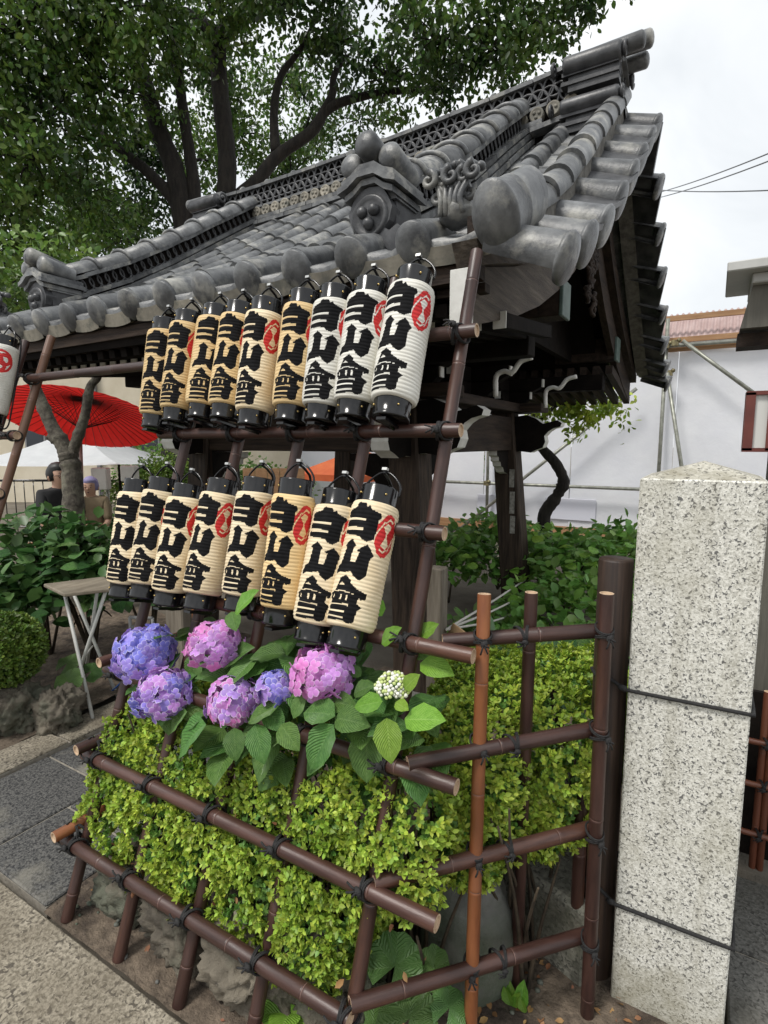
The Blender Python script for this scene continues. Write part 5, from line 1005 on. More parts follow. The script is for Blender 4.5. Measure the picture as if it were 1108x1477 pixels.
for k, (x, z) in enumerate(((.245, .74), (.25, .60), (.262, .64))):
    q = MB(); q.add([(x - .012, 2.33, z), (x + .008, 2.322, z - .01), (x + .014, 2.326, z + .06), (x - .004, 2.335, z + .07)], [(0, 1, 2, 3)]); q.build('paper_slip', white_pt, rf)
# ------------------------------------------------------------------ trees
def trunk(mb, pts, r0, r1, n=10, seed=0, kn=.12):
    P = bez(pts, 6 * len(pts)); k = len(P); rr = np.linspace(r0, r1, k) * np.array([1 + kn * mnoise.noise(Vector((i * .5, seed, 0))) for i in range(k)]); mb.tube(P, rr, n)
BLOBS = [(-8.99, 4.91, 7.43, 1.1), (-8.65, 5.78, 8.01, 1.1), (-9.19, 5.24, 6.53, 1.0), (-10.13, 5.1, 5.37, 1.0), (-10.0, 5.63, 4.46, 0.85), (-8.9, 6.12, 7.38, 1), (-10.14, 6.36, 6.04, 1.0), (-10.32, 7.36, 5.6, 0.7), (-8.19, 6.69, 8.39, 0.9), (-8.79, 4.76, 5.65, 0.7), (-10.9, 9.11, 7.93, 1.1), (-10.26, 10.21, 8.82, 1.1), (-8.94, 10.85, 7.86, 0.9), (-9.53, 8.95, 9.27, 1), (-8.87, 10.59, 9.79, 0.8), (-6.28, 9.04, 8.77, 0.8), (-5.21, 8.95, 7.82, 0.75), (-3.96, 8.5, 7.69, 0.75), (-3.39, 8.79, 7.38, 0.6), (-2.88, 9.17, 7.9, 0.7), (-2.3, 9.56, 8.22, 0.5), (-1.9, 9.23, 8.33, 0.6), (-4.4, 8.4, 8.75, 0.9), (-6.1, 8.02, 9.06, 0.9), (-7.04, 10.91, 8.57, 0.7), (-4.38, 9.41, 7.59, 0.45), (-3.15, 9.55, 7.55, 0.4), (-7.64, 7.69, 9.0, 0.8), (-6.42, 7.23, 8.96, 1.0), (-9.72, 4.37, 6.74, 1.2), (-10.98, 4.55, 5.04, 1.2), (-8.47, 5.4, 8.72, 1.3), (-3.12, 8.53, 8.53, 0.9), (-9.39, 11.97, 9.38, 1.0), (-11.14, 8.41, 8.12, 0.8), (-12.13, 6.1, 4.3, 0.7), (-11.44, 8.64, 6.84, 0.8), (-11.68, 7.86, 6.48, 0.9), (-11.8, 7.13, 5.99, 0.8)]
STEMS = {'base': [(-8.24, 7.22, 5.83)], 'A': [(-8.37, 7.13, 5.77), (-8.54, 7.13, 6.44), (-8.79, 7.07, 7.05), (-9.03, 7.04, 7.77), (-9.25, 7.01, 8.5)], 'B': [(-8.16, 7.26, 5.77), (-8.29, 7.3, 6.56), (-8.43, 7.32, 7.29), (-8.56, 7.35, 8.02), (-8.7, 7.39, 8.87)], 'C': [(-7.71, 7.53, 5.83), (-7.73, 7.63, 6.56), (-7.84, 7.67, 7.29), (-7.96, 7.72, 8.14), (-7.96, 7.79, 8.63), (-7.71, 8.01, 9.05), (-7.14, 8.37, 9.29), (-6.63, 8.72, 9.6)], 'D': [(-7.6, 7.58, 5.71), (-7.26, 7.85, 6.17), (-6.97, 8.09, 6.62), (-6.47, 8.44, 7.05), (-6.28, 8.61, 7.41), (-5.98, 8.81, 7.59), (-5.36, 9.21, 7.75), (-4.52, 9.71, 7.8)], 'D2': [(-6.47, 8.44, 7.05), (-6.21, 8.68, 7.65), (-6.2, 8.75, 8.02), (-6.03, 8.9, 8.38)], 'E': [(-8.44, 7.08, 5.71), (-8.9, 6.9, 6.32), (-9.4, 6.66, 6.74), (-9.97, 6.41, 7.29), (-10.54, 6.18, 8.02)], 'F': [(-7.0, 8.08, 6.68), (-7.07, 8.14, 7.41), (-7.01, 8.27, 8.02), (-6.77, 8.47, 8.44), (-6.5, 8.73, 9.11)], 'G': [(-7.95, 7.81, 8.69), (-8.5, 7.54, 9.11), (-9.25, 7.12, 9.23)]}
big = thing('camphor_tree', (-9.2, 6.5, 0), 'huge old tree with many dark trunks spreading behind the pavilion', 'tree')
def stem(name, pts, r0, r1): q = MB(); trunk(q, pts, r0, r1, 12, len(pts)); return q.build(name, bark, big)
b0 = np.array(STEMS['base'][0]); bs_ = np.array((b0[0], b0[1], -.1))
stem('trunk', [bs_, bs_ + (0, 0, 1.5), b0 - (0, 0, 2.6), b0 - (0, 0, 1.9)], .75, .6)
for kx, r0, r1 in (('A', .21, .13), ('B', .13, .08), ('C', .185, .11), ('D', .15, .05), ('D2', .09, .04), ('E', .13, .06), ('F', .09, .03), ('G', .13, .05)):
    st = [np.array(p) for p in STEMS[kx]]
    if kx in 'ABCDE': st = [b0 + (st[0] - b0) * .3 - (0, 0, 2.2), b0 + (st[0] - b0) * .7 - (0, 0, 1.0)] + st
    stem('limb', st, r0, r1)
tw = MB(); PP = []; 
for i, (x, y, z, r) in enumerate(BLOBS):
    c = np.array((x, y, z)); nt_ = int(300 * r * r); q = rdir(nt_) * (rng.random(nt_) ** .45)[:, None] * np.array((r * 1.15, r * 1.15, r * .85)); q = q[(np.sin(q[:, 0] * 3.1 + i) * np.sin(q[:, 1] * 2.7 + 2 * i) * np.sin(q[:, 2] * 3.3 + i * .7)) > -.10]
    cen = c + q
    for p in cen[::9]: tw.tube([c + (p - c) * .15, c + (p - c) * .6 + (0, 0, .08), p], [.02, .012, .004], 4, caps=False)
    m_ = 9; PP.append((cen[:, None] + rng.normal(0, .085, (len(cen), m_, 3))).reshape(-1, 3))
tw.build('twigs', bark, big, kind='stuff')
PP = np.concatenate(PP); n = len(PP); D = rdir(n) * .9 + np.array((0, 0, -.75)); leaves('foliage', PP, D, rdir(n) + (0, 0, .9), rng.uniform(.085, .135, n), leaf_tree, big, W=1.0, kind='stuff')
print('tree leaves', n)
# twisted little tree behind the pavilion
tt = thing('twisted_tree', (-1.63, 6.6, 0), 'small twisted pine like trunk in front of the white screen', 'tree')
q = MB(); trunk(q, [(-1.66, 6.6, -.1), (-1.63, 6.6, .35), (-1.69, 6.6, .72), (-1.56, 6.6, .96), (-1.48, 6.6, 1.15), (-1.58, 6.6, 1.36), (-1.76, 6.6, 1.56), (-1.86, 6.6, 1.85), (-1.75, 6.65, 2.1)], .085, .045, 10, 3, .5); q.build('trunk', bark, tt)
q = MB(); trunk(q, [(-1.85, 6.6, 1.8), (-1.5, 6.5, 2.05), (-1.1, 6.5, 2.1)], .03, .012, 6); q.build('limb', bark, tt)
n = 1500; c = rdir(n) * (rng.random(n) ** .6)[:, None] * (.62, .35, .24) + (-1.35, 6.5, 2.06); c[:, 2] -= (rng.random(n) ** 2) * .35 * (.6 + .4 * np.sin(c[:, 0] * 13)); c = c[np.sin(c[:, 0] * 17) * np.sin(c[:, 2] * 19 + 1) > -.45]; n = len(c)
leaves('foliage', c, rdir(n) * .8 + (0, 0, -.6), rdir(n) + (0, 0, 1), rng.uniform(.05, .09, n), leaf_hedge, tt, kind='stuff')
st = thing('young_tree', (-5.21, 3.0, 0), 'grey barked young tree forking in front of the red parasol', 'tree')
q = MB(); trunk(q, [(-5.19, 2.98, -.05), (-5.20, 2.99, .5), (-5.23, 3.02, 1.0), (-5.27, 3.05, 1.32), (-5.31, 3.05, 1.50)], .105, .085, 12, 2, .25); q.build('trunk', bark_g, st)
for pts, a, b in (([(-5.29, 3.05, 1.42), (-5.37, 3.03, 1.60), (-5.46, 3.0, 1.75), (-5.58, 2.97, 2.02), (-5.68, 2.95, 2.3), (-5.75, 2.95, 2.8)], .08, .035), ([(-5.29, 3.06, 1.45), (-5.24, 3.10, 1.62), (-5.19, 3.17, 1.86), (-5.16, 3.22, 2.12), (-5.10, 3.28, 2.25), (-4.95, 3.3, 2.6)], .055, .028), ([(-5.34, 3.04, 1.56), (-5.42, 3.0, 1.63), (-5.47, 2.98, 1.66)], .055, .045)):
    q = MB(); trunk(q, pts, a, b, 10, 5, .25); q.build('limb', bark_g, st)
n = 1800; c = rdir(n) * (rng.random(n) ** .5)[:, None] * (.8, .7, .5) + (-5.6, 3.1, 3.1); leaves('foliage', c, rdir(n) * .8 + (0, 0, -.4), rdir(n) + (0, 0, 1), rng.uniform(.05, .09, n), leaf_tree, st, kind='stuff')
# ------------------------------------------------------------------ bushes
def bush(name, els, label, n_ind, n_fill, ln, kinds, cat='bush', fillmat=None, up=.7, group=None):
    c0 = np.array(els[0][0]); t = thing(name, (c0[0], c0[1], 0), label, cat, group); w = np.array([r[0] * r[2] + r[1] * r[2] + r[0] * r[1] for _, r in els]); w /= w.sum()
    def samp(n, lo):
        k = rng.choice(len(els), n, p=w); d = rdir(n); d[:, 2] = np.abs(d[:, 2]) * 1.0 - .25 * rng.random(n); C = np.array([els[i][0] for i in k]); Rr = np.array([els[i][1] for i in k]); return C + d * Rr * rng.uniform(lo, 1.03, n)[:, None], d
    P, d = samp(max(3, n_ind * 3), .92); V = np.array((0, 0, 1.6)) - P; keep = np.argsort(-(d * V / np.linalg.norm(V, axis=1, keepdims=True)).sum(1))[:n_ind * 2]; keep = rng.permutation(keep)[:n_ind]
    for i in keep:
        a = rng.uniform(0, 6.28); g_ = nrm(d[i] * .6 + np.array((math.cos(a), math.sin(a), -.15))); L_ = ln * rng.uniform(.75, 1.2); put_leaf(t, P[i] - g_ * L_ * .3, P[i] + g_ * L_ * .7, d[i] * .5 + np.array((0, 0, up)) + rng.normal(0, .2, 3), (kinds[int(rng.integers(len(kinds)))], int(rng.integers(2))), 1.1)
    P, d = samp(n_fill, .35); leaves('foliage', P, d * .5 + rdir(n_fill), np.array((0, 0, 1.)) + rdir(n_fill) * .5, ln * rng.uniform(.6, 1.05, n_fill), fillmat or leaf_dark, t, W=1.25, kind='stuff')
    q = MB()
    for k in range(26):
        i = rng.choice(len(els), p=w); c, r = els[i]; e = np.array(c) + rdir(1)[0] * np.array(r) * .7; q.tube(bez([(c[0], c[1], 0), (np.array(c) * .5 + e * .5) * (1, 1, .8), e], 5), [.012, .011, .010, .008, .006, .004], 5)
    q.build('branches', twig, t, kind='stuff'); return t
bush('hydrangea_bush', [((-3.78, 2.25, .62), (.42, .38, .50)), ((-3.38, 2.42, .60), (.34, .34, .42)), ((-4.15, 2.15, .62), (.45, .42, .55)), ((-3.95, 1.75, .45), (.4, .3, .38))], 'dark leafed hydrangea bush without flowers left of the stool', 210, 1500, .125, ['d', 'd', 'h'])
bush('hydrangea_bush', [((-1.10, 5.30, .36), (.66, .60, .46)), ((-1.95, 5.75, .42), (.7, .55, .46)), ((-.72, 6.0, .42), (.55, .6, .42)), ((-.95, 4.5, .22), (.55, .5, .36)), ((-2.2, 5.0, .35), (.55, .5, .45)), ((-.75, 3.7, .10), (.4, .45, .3)), ((-1.3, 3.9, .08), (.45, .5, .28))], 'leafy green bush around the rear pavilion column', 290, 4200, .12, ['m', 'm', 'n', 'n'], fillmat=leaf_mid)
bush('plantain_lily', [((-.52, 2.25, .58), (.24, .2, .20)), ((-.75, 2.45, .52), (.25, .2, .2))], 'broad leafed plant behind the side fence', 46, 60, .14, ['d', 'h'], 'plant')
ball = thing('ball_shrub', (-3.36, 1.5, 0), 'ball shaped clipped shrub at the left picture edge', 'shrub')
n = 2600; d = rdir(n); P = d * np.array((.21, .21, .20)) * rng.uniform(.93, 1.03, n)[:, None] + (-3.38, 1.49, .44); rosettes(P, d, 5, .028, (.4, 1.3), leaf_topi, 'foliage', ball, kind='stuff')
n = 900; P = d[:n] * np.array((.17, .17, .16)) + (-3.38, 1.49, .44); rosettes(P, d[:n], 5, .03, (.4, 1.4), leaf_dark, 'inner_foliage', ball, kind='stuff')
MB().tube([(-3.38, 1.49, 0), (-3.38, 1.49, .3)], .02, 8).build('stem', twig, ball)
lotus = thing('leopard_plant', (-3.05, 1.9, 0), 'round dark green leaves low beside the stool leg', 'plant')
for k, (c, r, nn) in enumerate((((-3.16, 1.72, .22), .085, (.3, -.6, .8)), ((-3.30, 1.80, .27), .075, (.2, -.5, .8)), ((-3.22, 1.9, .2), .07, (.5, -.4, .9)))): round_leaf(lotus, c, r, nn, k, leaf_tsu)
# ------------------------------------------------------------------ things left of the rack
stool = thing('folding_table', (-3.3, 1.95, 0), 'small folding table with worn wooden top and white crossed legs', 'table')
TP = [(-3.42, 1.76), (-3.10, 1.70), (-2.96, 1.93), (-3.28, 2.06)]
MB().prism([(x, y) for x, y in TP], .022, (0, 0, .745), (1, 0, 0), (0, 1, 0), (0, 0, 1)).build('table_top', mat('worn_board', (.20, .165, .12), (.34, .29, .22), rough=.8, scale=6, stretch=(3, .8, 1), bump=.4), stool, bevel=.005)
wl = mat('white_tube', (.55, .55, .52), (.64, .64, .6), rough=.4, scale=8)
for a, b in (((-3.32, 1.80, 0), (-3.02, 1.90, .735)), ((-3.00, 1.76, 0), (-3.36, 1.84, .735)), ((-3.52, 2.02, .0), (-3.22, 1.98, .735)), ((-3.16, 2.02, 0), (-3.44, 1.92, .735))): MB().tube([a, b], .0105, 8).build('leg', wl, stool)
MB().tube([(-3.20, 1.84, .3), (-3.36, 2.0, .3)], .006, 6).build('stretcher', wl, stool)
reel = thing('cord_reel', (-2.95, 2.1, 0), 'grey frame cord reel wound with blue cable behind the rack', 'cord reel')
rc = np.array((-3.02, 2.12, .34)); ax = nrm((.8, .35, 0))
q = MB(); 
for k in range(9):
    for j in range(2):
        x, y, z = basis(ax); a = np.linspace(0, 2 * math.pi, 26, endpoint=False); rad = .085 + .012 * j; q.tube(rc + ax * (k - 4) * .011 + rad * (np.outer(np.cos(a), x) + np.outer(np.sin(a), y)), .006, 6, close=True)
q.build('blue_cable', mat('blue_cable', (.012, .06, .22), (.02, .09, .30), rough=.4, scale=20), reel)
q = MB()
for s in (-1, 1): q.lathe([(.02, 0), (.115, 0), (.12, .004), (.115, .008), (.02, .008)], 26, rc + ax * s * .06 - ax * .004, ax)
q.build('flange', mat('grey_plastic', (.28, .28, .28), (.36, .36, .36), rough=.5), reel)
q = MB()
for s in (-1, 1): q.tube(bez([rc + ax * s * .075 + (0, 0, -.30), rc + ax * s * .075, rc + ax * s * .075 + (0, 0, .17)], 8), .010, 8)
q.tube([rc - ax * .075 + (0, 0, .17), rc + ax * .075 + (0, 0, .17)], .011, 8); q.build('frame', MATS['grey_plastic'], reel)
MB().tube(bez([(-3.0, 2.1, .25), (-3.2, 2.0, .03), (-3.5, 2.2, .02), (-3.6, 2.6, .02)], 20), .006, 6).build('loose_cable', MATS['blue_cable'], reel)
wb = thing('wooden_stump', (-2.62, 2.1, 0), 'weathered square timber stub behind the left end of the lantern rack', 'timber')
MB().box((-2.62, 2.12, .34), (.15, .15, .70)).build('block', mat('stub_wood', (.12, .10, .075), (.22, .19, .15), rough=.85, scale=5, stretch=(8, 8, .6), bump=.5), wb, bevel=.008)
pk = thing('timber_post', (-1.2, 2.6, 0), 'pale sawn timber post beside the front pavilion column', 'post'); MB().box((-1.21, 2.6, .46), (.085, .085, .98)).build('block', MATS['stub_wood'], pk, bevel=.006)
rope = thing('white_rope', (-1.2, 3.2, .6), 'twisted white ropes stretched to the rear pavilion column', 'rope')
wr = mat('white_twist', (.52, .50, .45), (.70, .68, .63), rough=.8, scale=90, bump=.8, bscale=160)
for e in ((-1.40, 4.90, .36), (-1.40, 4.90, .22), (-1.40, 4.90, .07)):
    P = bez([(-1.155, 2.60, .62), (-1.25, 3.6, .5 * (.62 + e[2]) + .02), e], 16); MB().tube(P, .0075, 6).build('strand', wr, rope)
MB().box((-1.10, 2.66, .56), (.15, .01, .10), np.array(Matrix.Rotation(.5, 3, 'Y'))).build('cardboard_tag', mat('cardboard', (.30, .19, .10), (.36, .24, .13), rough=.85, scale=10), rope)
# ------------------------------------------------------------------ rest area: parasol, canopy, people, railing, building
par = thing('red_parasol', (-6.8, 4.2, 0), 'large red paper parasol tilted toward the pavilion', 'parasol')
pc = np.array((-6.84, 4.2, 2.16)); pn = nrm(np.array((-.40, .66, 1.9)))      # axis, tilted back so the inside faces the camera
red_p = mat('red_paper', (.52, .014, .012), (.60, .022, .018), rough=.6, scale=8, trans=.5)
x, y, z = basis(pn); Rp = .92; Hp = .30; NR = 44
for k in range(NR):
    a0, a1 = 2 * math.pi * k / NR, 2 * math.pi * (k + 1) / NR; q = MB(); V = []
    for rr_, hh in ((.03, 0), (.35, -.10), (Rp * .7, -.20), (Rp, -Hp)):
        for a in (a0, (a0 + a1) / 2, a1): V.append(pc + z * (hh - (.006 if a == (a0 + a1) / 2 else 0)) + rr_ * (math.cos(a) * x + math.sin(a) * y))
    q.add(V, [(3 * j + i, 3 * j + i + 1, 3 * j + i + 4, 3 * j + i + 3) for j in range(3) for i in range(2)]); q.build('canopy_panel', red_p, par)
    q = MB(); q.tube([pc + z * -.02, pc + z * (-.12) + .36 * (math.cos(a0) * x + math.sin(a0) * y), pc + z * (-Hp - .014) + Rp * (math.cos(a0) * x + math.sin(a0) * y)], [.004, .004, .003], 4); q.build('rib', mat('dark_rib', (.03, .012, .01), rough=.6) if 'dark_rib' not in MATS else MATS['dark_rib'], par)
    if k % 2 == 0: MB().tube([pc - z * .42 + .02 * (math.cos(a0) * x + math.sin(a0) * y), pc + z * (-.16) + .42 * (math.cos(a0) * x + math.sin(a0) * y)], .004, 4).build('strut', MATS['dark_rib'], par)
pf = np.array((-6.62, 3.9, 0)); MB().tube([pc + z * .05, pc - z * .55], .018, 10).build('pole', MATS['dark_rib'], par); MB().tube([pc - z * .5, pf], .022, 10).build('pole', pipe_m, par)
MB().lathe([(.03, 0), (.035, .05), (.02, .06)], 14, pc - z * .45, z).build('hub', MATS['dark_rib'], par)
tent = thing('canopy_tent', (-8.8, 5.3, 0), 'white pyramid canopy tent behind the red parasol', 'tent')
tc0 = np.array((-8.85, 5.3)); ca = R(30); tx = np.array((math.cos(ca), math.sin(ca))); ty = np.array((-math.sin(ca), math.cos(ca))); hw = 1.18
def tp(u, v, z_): p = tc0 + tx * u * hw + ty * v * hw; return np.array((p[0], p[1], z_))
q = MB(); ap = tp(0, 0, 1.86); cs_ = [tp(-1, -1, 1.29), tp(1, -1, 1.29), tp(1, 1, 1.29), tp(-1, 1, 1.29)]
for k in range(4):
    a, b = cs_[k], cs_[(k + 1) % 4]
    q.sheet(lambda u, v, a=a, b=b: (a + (b - a) * u) * (1 - v) + ap * v - np.array((0, 0, .10 * math.sin(math.pi * v) * .8 + .03 * math.sin(math.pi * u) * (1 - v))), 10, 6)
q.build('roof_cloth', mat('white_cloth', (.72, .74, .76), (.80, .82, .84), rough=.8, scale=5, trans=.35), tent)
for k in range(4): p = cs_[k]; MB().tube([(p[0], p[1], 0), p], .018, 8).build('leg', wood_bk, tent)
rail = thing('railing', (-10, 5, 0), 'black metal railing behind the seated man', 'railing')
ra, rb_ = np.array((-12.0, 3.95, .95)), np.array((-8.6, 5.95, .95)); MB().tube([ra, rb_], .02, 8).build('top_rail', lacquer, rail); MB().tube([ra - (0, 0, .8), rb_ - (0, 0, .8)], .015, 8).build('bottom_rail', lacquer, rail)
for k in range(25): p = ra + (rb_ - ra) * k / 24; MB().tube([p, p - (0, 0, .95)], .009, 6).build('baluster', lacquer, rail)
bld = thing('building', (-14.5, 9, 0), 'cream plastered building behind the canopy tent', 'building')
cream = mat('cream_plaster', (.62, .55, .42), (.70, .63, .50), rough=.9, scale=2, bump=.2, bscale=20)
da = np.array((6.29, 3.72, 0)) / 7.3; dn = np.array((.51, -.86, 0)); o = np.array((-22.5, 4.45, 0)); Wd = 16
def bp(u, d, z_): return o + da * u + dn * d + np.array((0, 0, z_))
RmB = np.stack([da, -dn, (0, 0, 1)], 1)
MB().box(bp(Wd / 2, -1.5, 2.4), (Wd, 3.0, 4.9), RmB).build('wall', cream, bld); MB().box(bp(Wd / 2, -1.4, 4.95), (Wd + .3, 3.4, .25), RmB).build('roof', mat('roof_grey', (.2, .2, .2), rough=.8), bld)
for u in (4.6, 5.6, 7.6, 8.6, 10.0, 10.7, 12.5):
    w = MB().box(bp(u, .03, 1.9), (.55, .08, 1.1), RmB).build('window', mat('window_frame', (.25, .25, .26), rough=.4) if 'window_frame' not in MATS else MATS['window_frame'], bld)
    MB().box(bp(u, .075, 1.9), (.45, .02, 1.0), RmB).build('pane', mat('dark_pane', (.03, .035, .045), rough=.15) if 'dark_pane' not in MATS else MATS['dark_pane'], w)
for u in (9.3, 11.5): MB().box(bp(u, .06, 2.4), (.09, .09, 4.7), RmB).build('drain_pipe', MATS['roof_grey'], bld)
for u, z_, s in ((6.7, 3.1, .28), (9.7, 1.35, .4)): MB().box(bp(u, .1, z_), (s, .2, s * 1.2), RmB).build('wall_box', MATS['grey_metal'], bld, bevel=.02)
bb = [((-6.69, 4.24, 1.14), (.20, .12, .28), 'white electrical box on a pole right of the parasol pole'), ((-6.33, 4.40, 1.21), (.19, .12, .20), 'cream electrical box on a pole left of the round shrub')]
for c, d, lb in bb:
    t = thing('electrical_box', (c[0], c[1], 0), lb, 'box'); MB().box(c, d, np.array(Matrix.Rotation(R(32), 3, 'Z'))).build('housing', mat('box_white', (.55, .55, .50), (.62, .62, .57), rough=.5) if 'box_white' not in MATS else MATS['box_white'], t, bevel=.012); MB().tube([(c[0], c[1] + .08, 0), (c[0], c[1] + .08, c[2] + .1)], .022, 8).build('pole', pipe_m, t)
bush('round_shrub', [((-7.25, 5.65, 1.0), (.55, .5, .52)), ((-7.6, 5.4, .75), (.5, .5, .5))], 'rounded pale green shrub between white canopy and lanterns', 0, 5200, .06, ['m'], 'shrub', leaf_topi)
bush('hydrangea_bush', [((-6.2, 4.3, .50), (.5, .4, .42)), ((-5.4, 4.0, .4), (.5, .4, .35))], 'leafy green bush below the electrical boxes', 0, 1500, .11, ['m'], fillmat=leaf_dark)
bush('hedge_row', [((-8.4, 8.6, .6), (1.6, .7, .75)), ((-6.6, 9.6, .6), (1.5, .7, .7)), ((-4.8, 10.4, .7), (1.6, .7, .8)), ((-10.3, 7.8, .8), (1.3, .7, 1.1))], 'distant green hedge seen under the pavilion roof', 0, 5000, .11, ['m'], 'hedge', leaf_mid)
ow = thing('orange_tent', (-5.1, 7.6, 0), 'orange canopy glimpsed between the lower lanterns', 'tent')
q = MB(); ap = np.array((-4.95, 7.6, 1.50)); cc_ = [np.array(p) for p in ((-5.85, 7.0, 1.10), (-4.55, 6.9, 1.10), (-4.1, 8.2, 1.10), (-5.5, 8.4, 1.10))]
for k in range(4): q.add([cc_[k], cc_[(k + 1) % 4], ap, cc_[k] - (0, 0, .1), cc_[(k + 1) % 4] - (0, 0, .1)], [(0, 1, 2), (3, 4, 1, 0)], 0, False)
q.build('roof_cloth', mat('orange_cloth', (.62, .13, .045), (.70, .18, .06), rough=.7, scale=4, trans=.3), ow)
for p in cc_: MB().tube([p, (p[0], p[1], 0)], .015, 6).build('leg', pipe_m, ow)
pw = thing('wood_panel', (-5.4, 6.1, 0), 'brown wooden board fence seen behind the lower lanterns', 'fence')
for k in range(5): p = np.array((-5.75, 5.9, .6)) + k * np.array((.155, .09, 0)); MB().box(p, (.17, .03, 1.26), np.array(Matrix.Rotation(R(30), 3, 'Z'))).build('board', timber, pw)
# ------------------------------------------------------------------ people on the bench
def skin_obj(name, pts, edges, rad, mt, parent, sub=2, root=0):
    me = bpy.data.meshes.new(name); me.from_pydata([tuple(p) for p in pts], edges, []); o = link(name, me, parent); bm = bmesh.new(); bm.from_mesh(me); bm.verts.ensure_lookup_table(); ly = bm.verts.layers.skin.verify()
    for i, v in enumerate(bm.verts): r_ = rad[i]; v[ly].radius = r_ if isinstance(r_, tuple) else (r_, r_); v[ly].use_root = (i == root)
    bm.to_mesh(me); bm.free(); md = o.modifiers.new('s', 'SKIN'); md.use_smooth_shade = True; ms_ = o.modifiers.new('b', 'SUBSURF'); ms_.levels = sub; ms_.render_levels = sub; me.materials.append(mt); return o
skin_m = mat('skin', (.52, .31, .21), (.57, .35, .25), rough=.5, scale=12)
bench = thing('bench', (-5.9, 3.35, 0), 'low wooden bench under the parasol where two people sit', 'bench')
MB().box((-5.90, 3.38, .50), (.9, .42, .05), np.array(Matrix.Rotation(R(55), 3, 'Z'))).build('seat', timber, bench, bevel=.006)
for dx, dy in ((-.2, -.36), (.12, -.10), (-.12, .32), (.1, .3)): MB().box((-5.9 + dx * .7, 3.38 + dy * .8, .24), (.05, .05, .48)).build('leg', timber, bench)
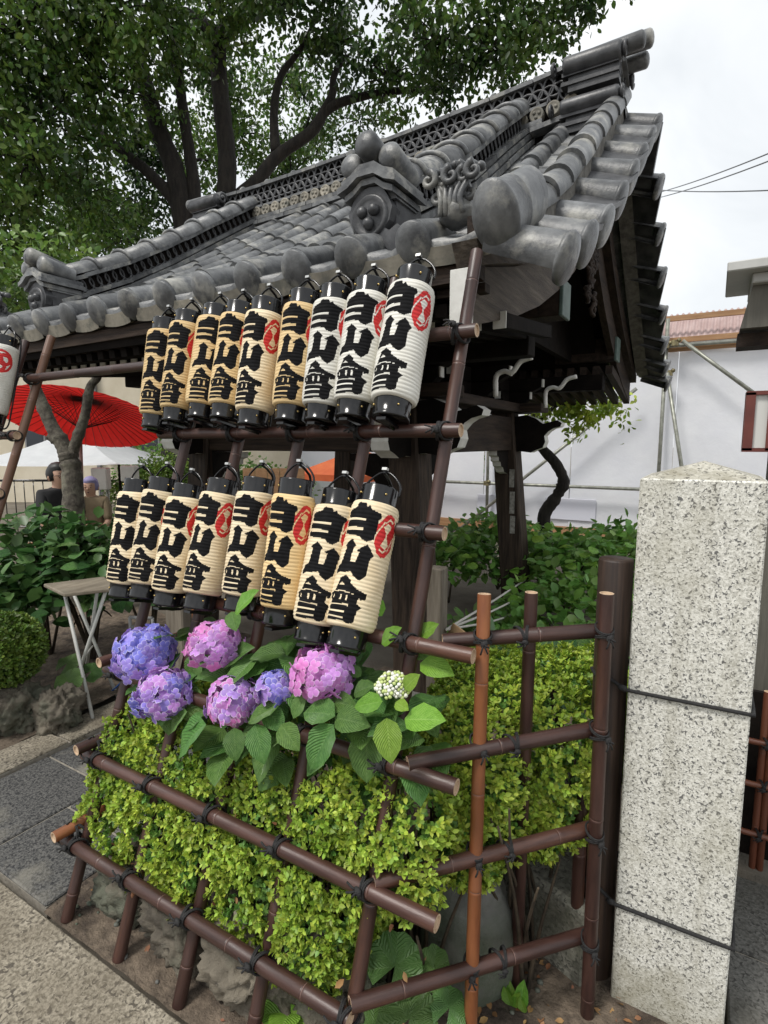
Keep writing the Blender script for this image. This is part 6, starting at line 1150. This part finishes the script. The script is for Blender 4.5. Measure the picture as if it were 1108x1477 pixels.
def person(pos, face, top_z, label, shirt, hair, hat=False, glasses=False):
    f = nrm((face[0], face[1], 0)); s = np.cross(f, (0, 0, 1)); u = np.array((0, 0, 1.)); p0 = np.array((pos[0], pos[1], .53)); k = (top_z - .53) / .88
    t = thing('person', (pos[0], pos[1], 0), label, 'person')
    def W(a, b, c): c = c - (.03 if c > .605 else 0); return p0 + (s * a + f * b + u * c) * k
    pts = [W(0, 0, .05), W(0, -.01, .25), W(0, -.005, .44), W(0, 0, .555), W(0, .012, .62), W(0, .025, .675), W(0, .022, .76), W(0, .012, .825)]; ed = [(i, i + 1) for i in range(7)]
    rad = [(.14, .11), (.135, .10), (.15, .10), (.09, .075), (.058, .058), (.070, .084), (.088, .104), (.066, .078)]; rad = [(a * k, b * k) for a, b in rad]
    for sg in (-1, 1):
        b = len(pts); pts += [W(sg * .17, 0, .52), W(sg * .21, .05, .24), W(sg * .14, .24, .12), W(sg * .10, .32, .11)]; ed += [(2, b), (b, b + 1), (b + 1, b + 2), (b + 2, b + 3)]; rad += [.052 * k, .042 * k, .03 * k, .034 * k]
        b = len(pts); pts += [W(sg * .09, .05, .02), W(sg * .11, .42, .0), W(sg * .11, .42, -.42), W(sg * .11, .53, -.46)]; ed += [(0, b), (b, b + 1), (b + 1, b + 2), (b + 2, b + 3)]; rad += [.085 * k, .06 * k, .042 * k, .035 * k]
    body = skin_obj('body', pts, ed, rad, skin_m, t)
    sp = [W(0, 0, .03), W(0, -.01, .25), W(0, -.005, .44), W(0, 0, .56), W(0, .004, .598)]; se = [(0, 1), (1, 2), (2, 3), (3, 4)]; sr = [(.155, .125), (.15, .115), (.165, .115), (.115, .09), (.066, .066)]; sr = [(a * k, b * k) for a, b in sr]
    for sg in (-1, 1):
        b = len(sp); sp += [W(sg * .172, 0, .525), W(sg * .212, .05, .25)]; se += [(2, b), (b, b + 1)]; sr += [.068 * k, .06 * k]
    skin_obj('shirt', sp, se, sr, shirt, t)
    tp_ = [W(0, 0, .04)]; te = []; tr_ = [(.16 * k, .13 * k)]
    for sg in (-1, 1):
        b = len(tp_); tp_ += [W(sg * .09, .06, .02), W(sg * .11, .42, 0), W(sg * .11, .42, -.40)]; te += [(0, b), (b, b + 1), (b + 1, b + 2)]; tr_ += [.098 * k, .075 * k, .058 * k]
    skin_obj('trousers', tp_, te, tr_, mat('dark_trousers', (.015, .016, .02), (.03, .03, .035), rough=.8) if 'dark_trousers' not in MATS else MATS['dark_trousers'], t)
    h = MB(); hc = W(0, .010, .752); Rm = np.stack([s, f, u], 1); bmv = MB().blob((0, 0, 0), (1, 1, 1), 3, .06, 3, 3); V = bmv.V[0]
    V2 = V * np.array((.104, .120, .128)) * k; cut = (V[:, 1] > .42) & (V[:, 2] < .36); V2[cut] *= .68; V2[(V[:, 2] < -.62)] *= .72; h.add(V2 @ Rm.T + hc, bmv.F); h.build('hair', hair, t)
    q = MB(); q.blob(W(0, .128, .712), (.013 * k, .013 * k, .02 * k), 1, .1, 1, 2); 
    for sg in (-1, 1): q.blob(W(sg * .090, .012, .715), (.012 * k, .02 * k, .03 * k), 1, .1, 1, 2)
    q.build('nose_and_ears', skin_m, t)
    q = MB()
    for sg in (-1, 1): q.blob(W(sg * .034, .112, .735), (.012 * k, .006 * k, .007 * k), 1, 0, 1, 2); q.tube([W(sg * .018, .120, .765), W(sg * .052, .110, .767)], .004 * k, 5)
    q.blob(W(0, .112, .668), (.024 * k, .006 * k, .006 * k), 1, .1, 1, 2); q.build('eyes_and_mouth', mat('face_dark', (.05, .02, .018), rough=.5) if 'face_dark' not in MATS else MATS['face_dark'], t)
    if glasses:
        q = MB()
        for sg in (-1, 1):
            a = np.linspace(0, 2 * math.pi, 18, endpoint=False); q.tube(np.array([W(sg * .036 + .026 * math.cos(i), .136 - .01 * abs(sg * .036 + .026 * math.cos(i)) / .06, .735 + .02 * math.sin(i)) for i in a]), .003 * k, 5, close=True); q.tube([W(sg * .062, .126, .74), W(sg * .098, .01, .74)], .003 * k, 5)
        q.tube([W(-.01, .138, .74), W(.01, .138, .74)], .003 * k, 5); q.build('glasses', lacquer, t)
    for sg in (-1, 1):
        q = MB(); hcn = W(sg * .09, .335, .105); q.blob(hcn, (.036 * k, .04 * k, .02 * k), 1, .1, 1, 2)
        for j in range(4): o_ = (j - 1.5) * .017; q.tube([W(sg * .09 + o_, .36, .11), W(sg * .09 + o_, .395 - .004 * abs(j - 1.5), .103), W(sg * .09 + o_, .41 - .006 * abs(j - 1.5), .09)], [.009 * k, .008 * k, .006 * k], 6)
        q.tube([W(sg * .09 - sg * .03, .335, .11), W(sg * .09 - sg * .052, .36, .11), W(sg * .09 - sg * .05, .38, .105)], [.010 * k, .009 * k, .007 * k], 6); q.build('hand', skin_m, t)
person((-5.94, 3.28), (.95, .05), 1.43, 'man in black shirt and glasses seated behind the young tree', mat('black_shirt', (.012, .012, .013), (.022, .022, .024), rough=.85), mat('black_hair', (.008, .007, .007), (.018, .016, .015), rough=.5, scale=40), glasses=True)
person((-5.88, 3.60), (.6, -.7), 1.26, 'person in tan jacket with violet cap half hidden behind the young tree', mat('tan_jacket', (.20, .15, .09), (.27, .21, .13), rough=.85), mat('violet_cap', (.25, .23, .42), (.33, .30, .50), rough=.7), hat=True)
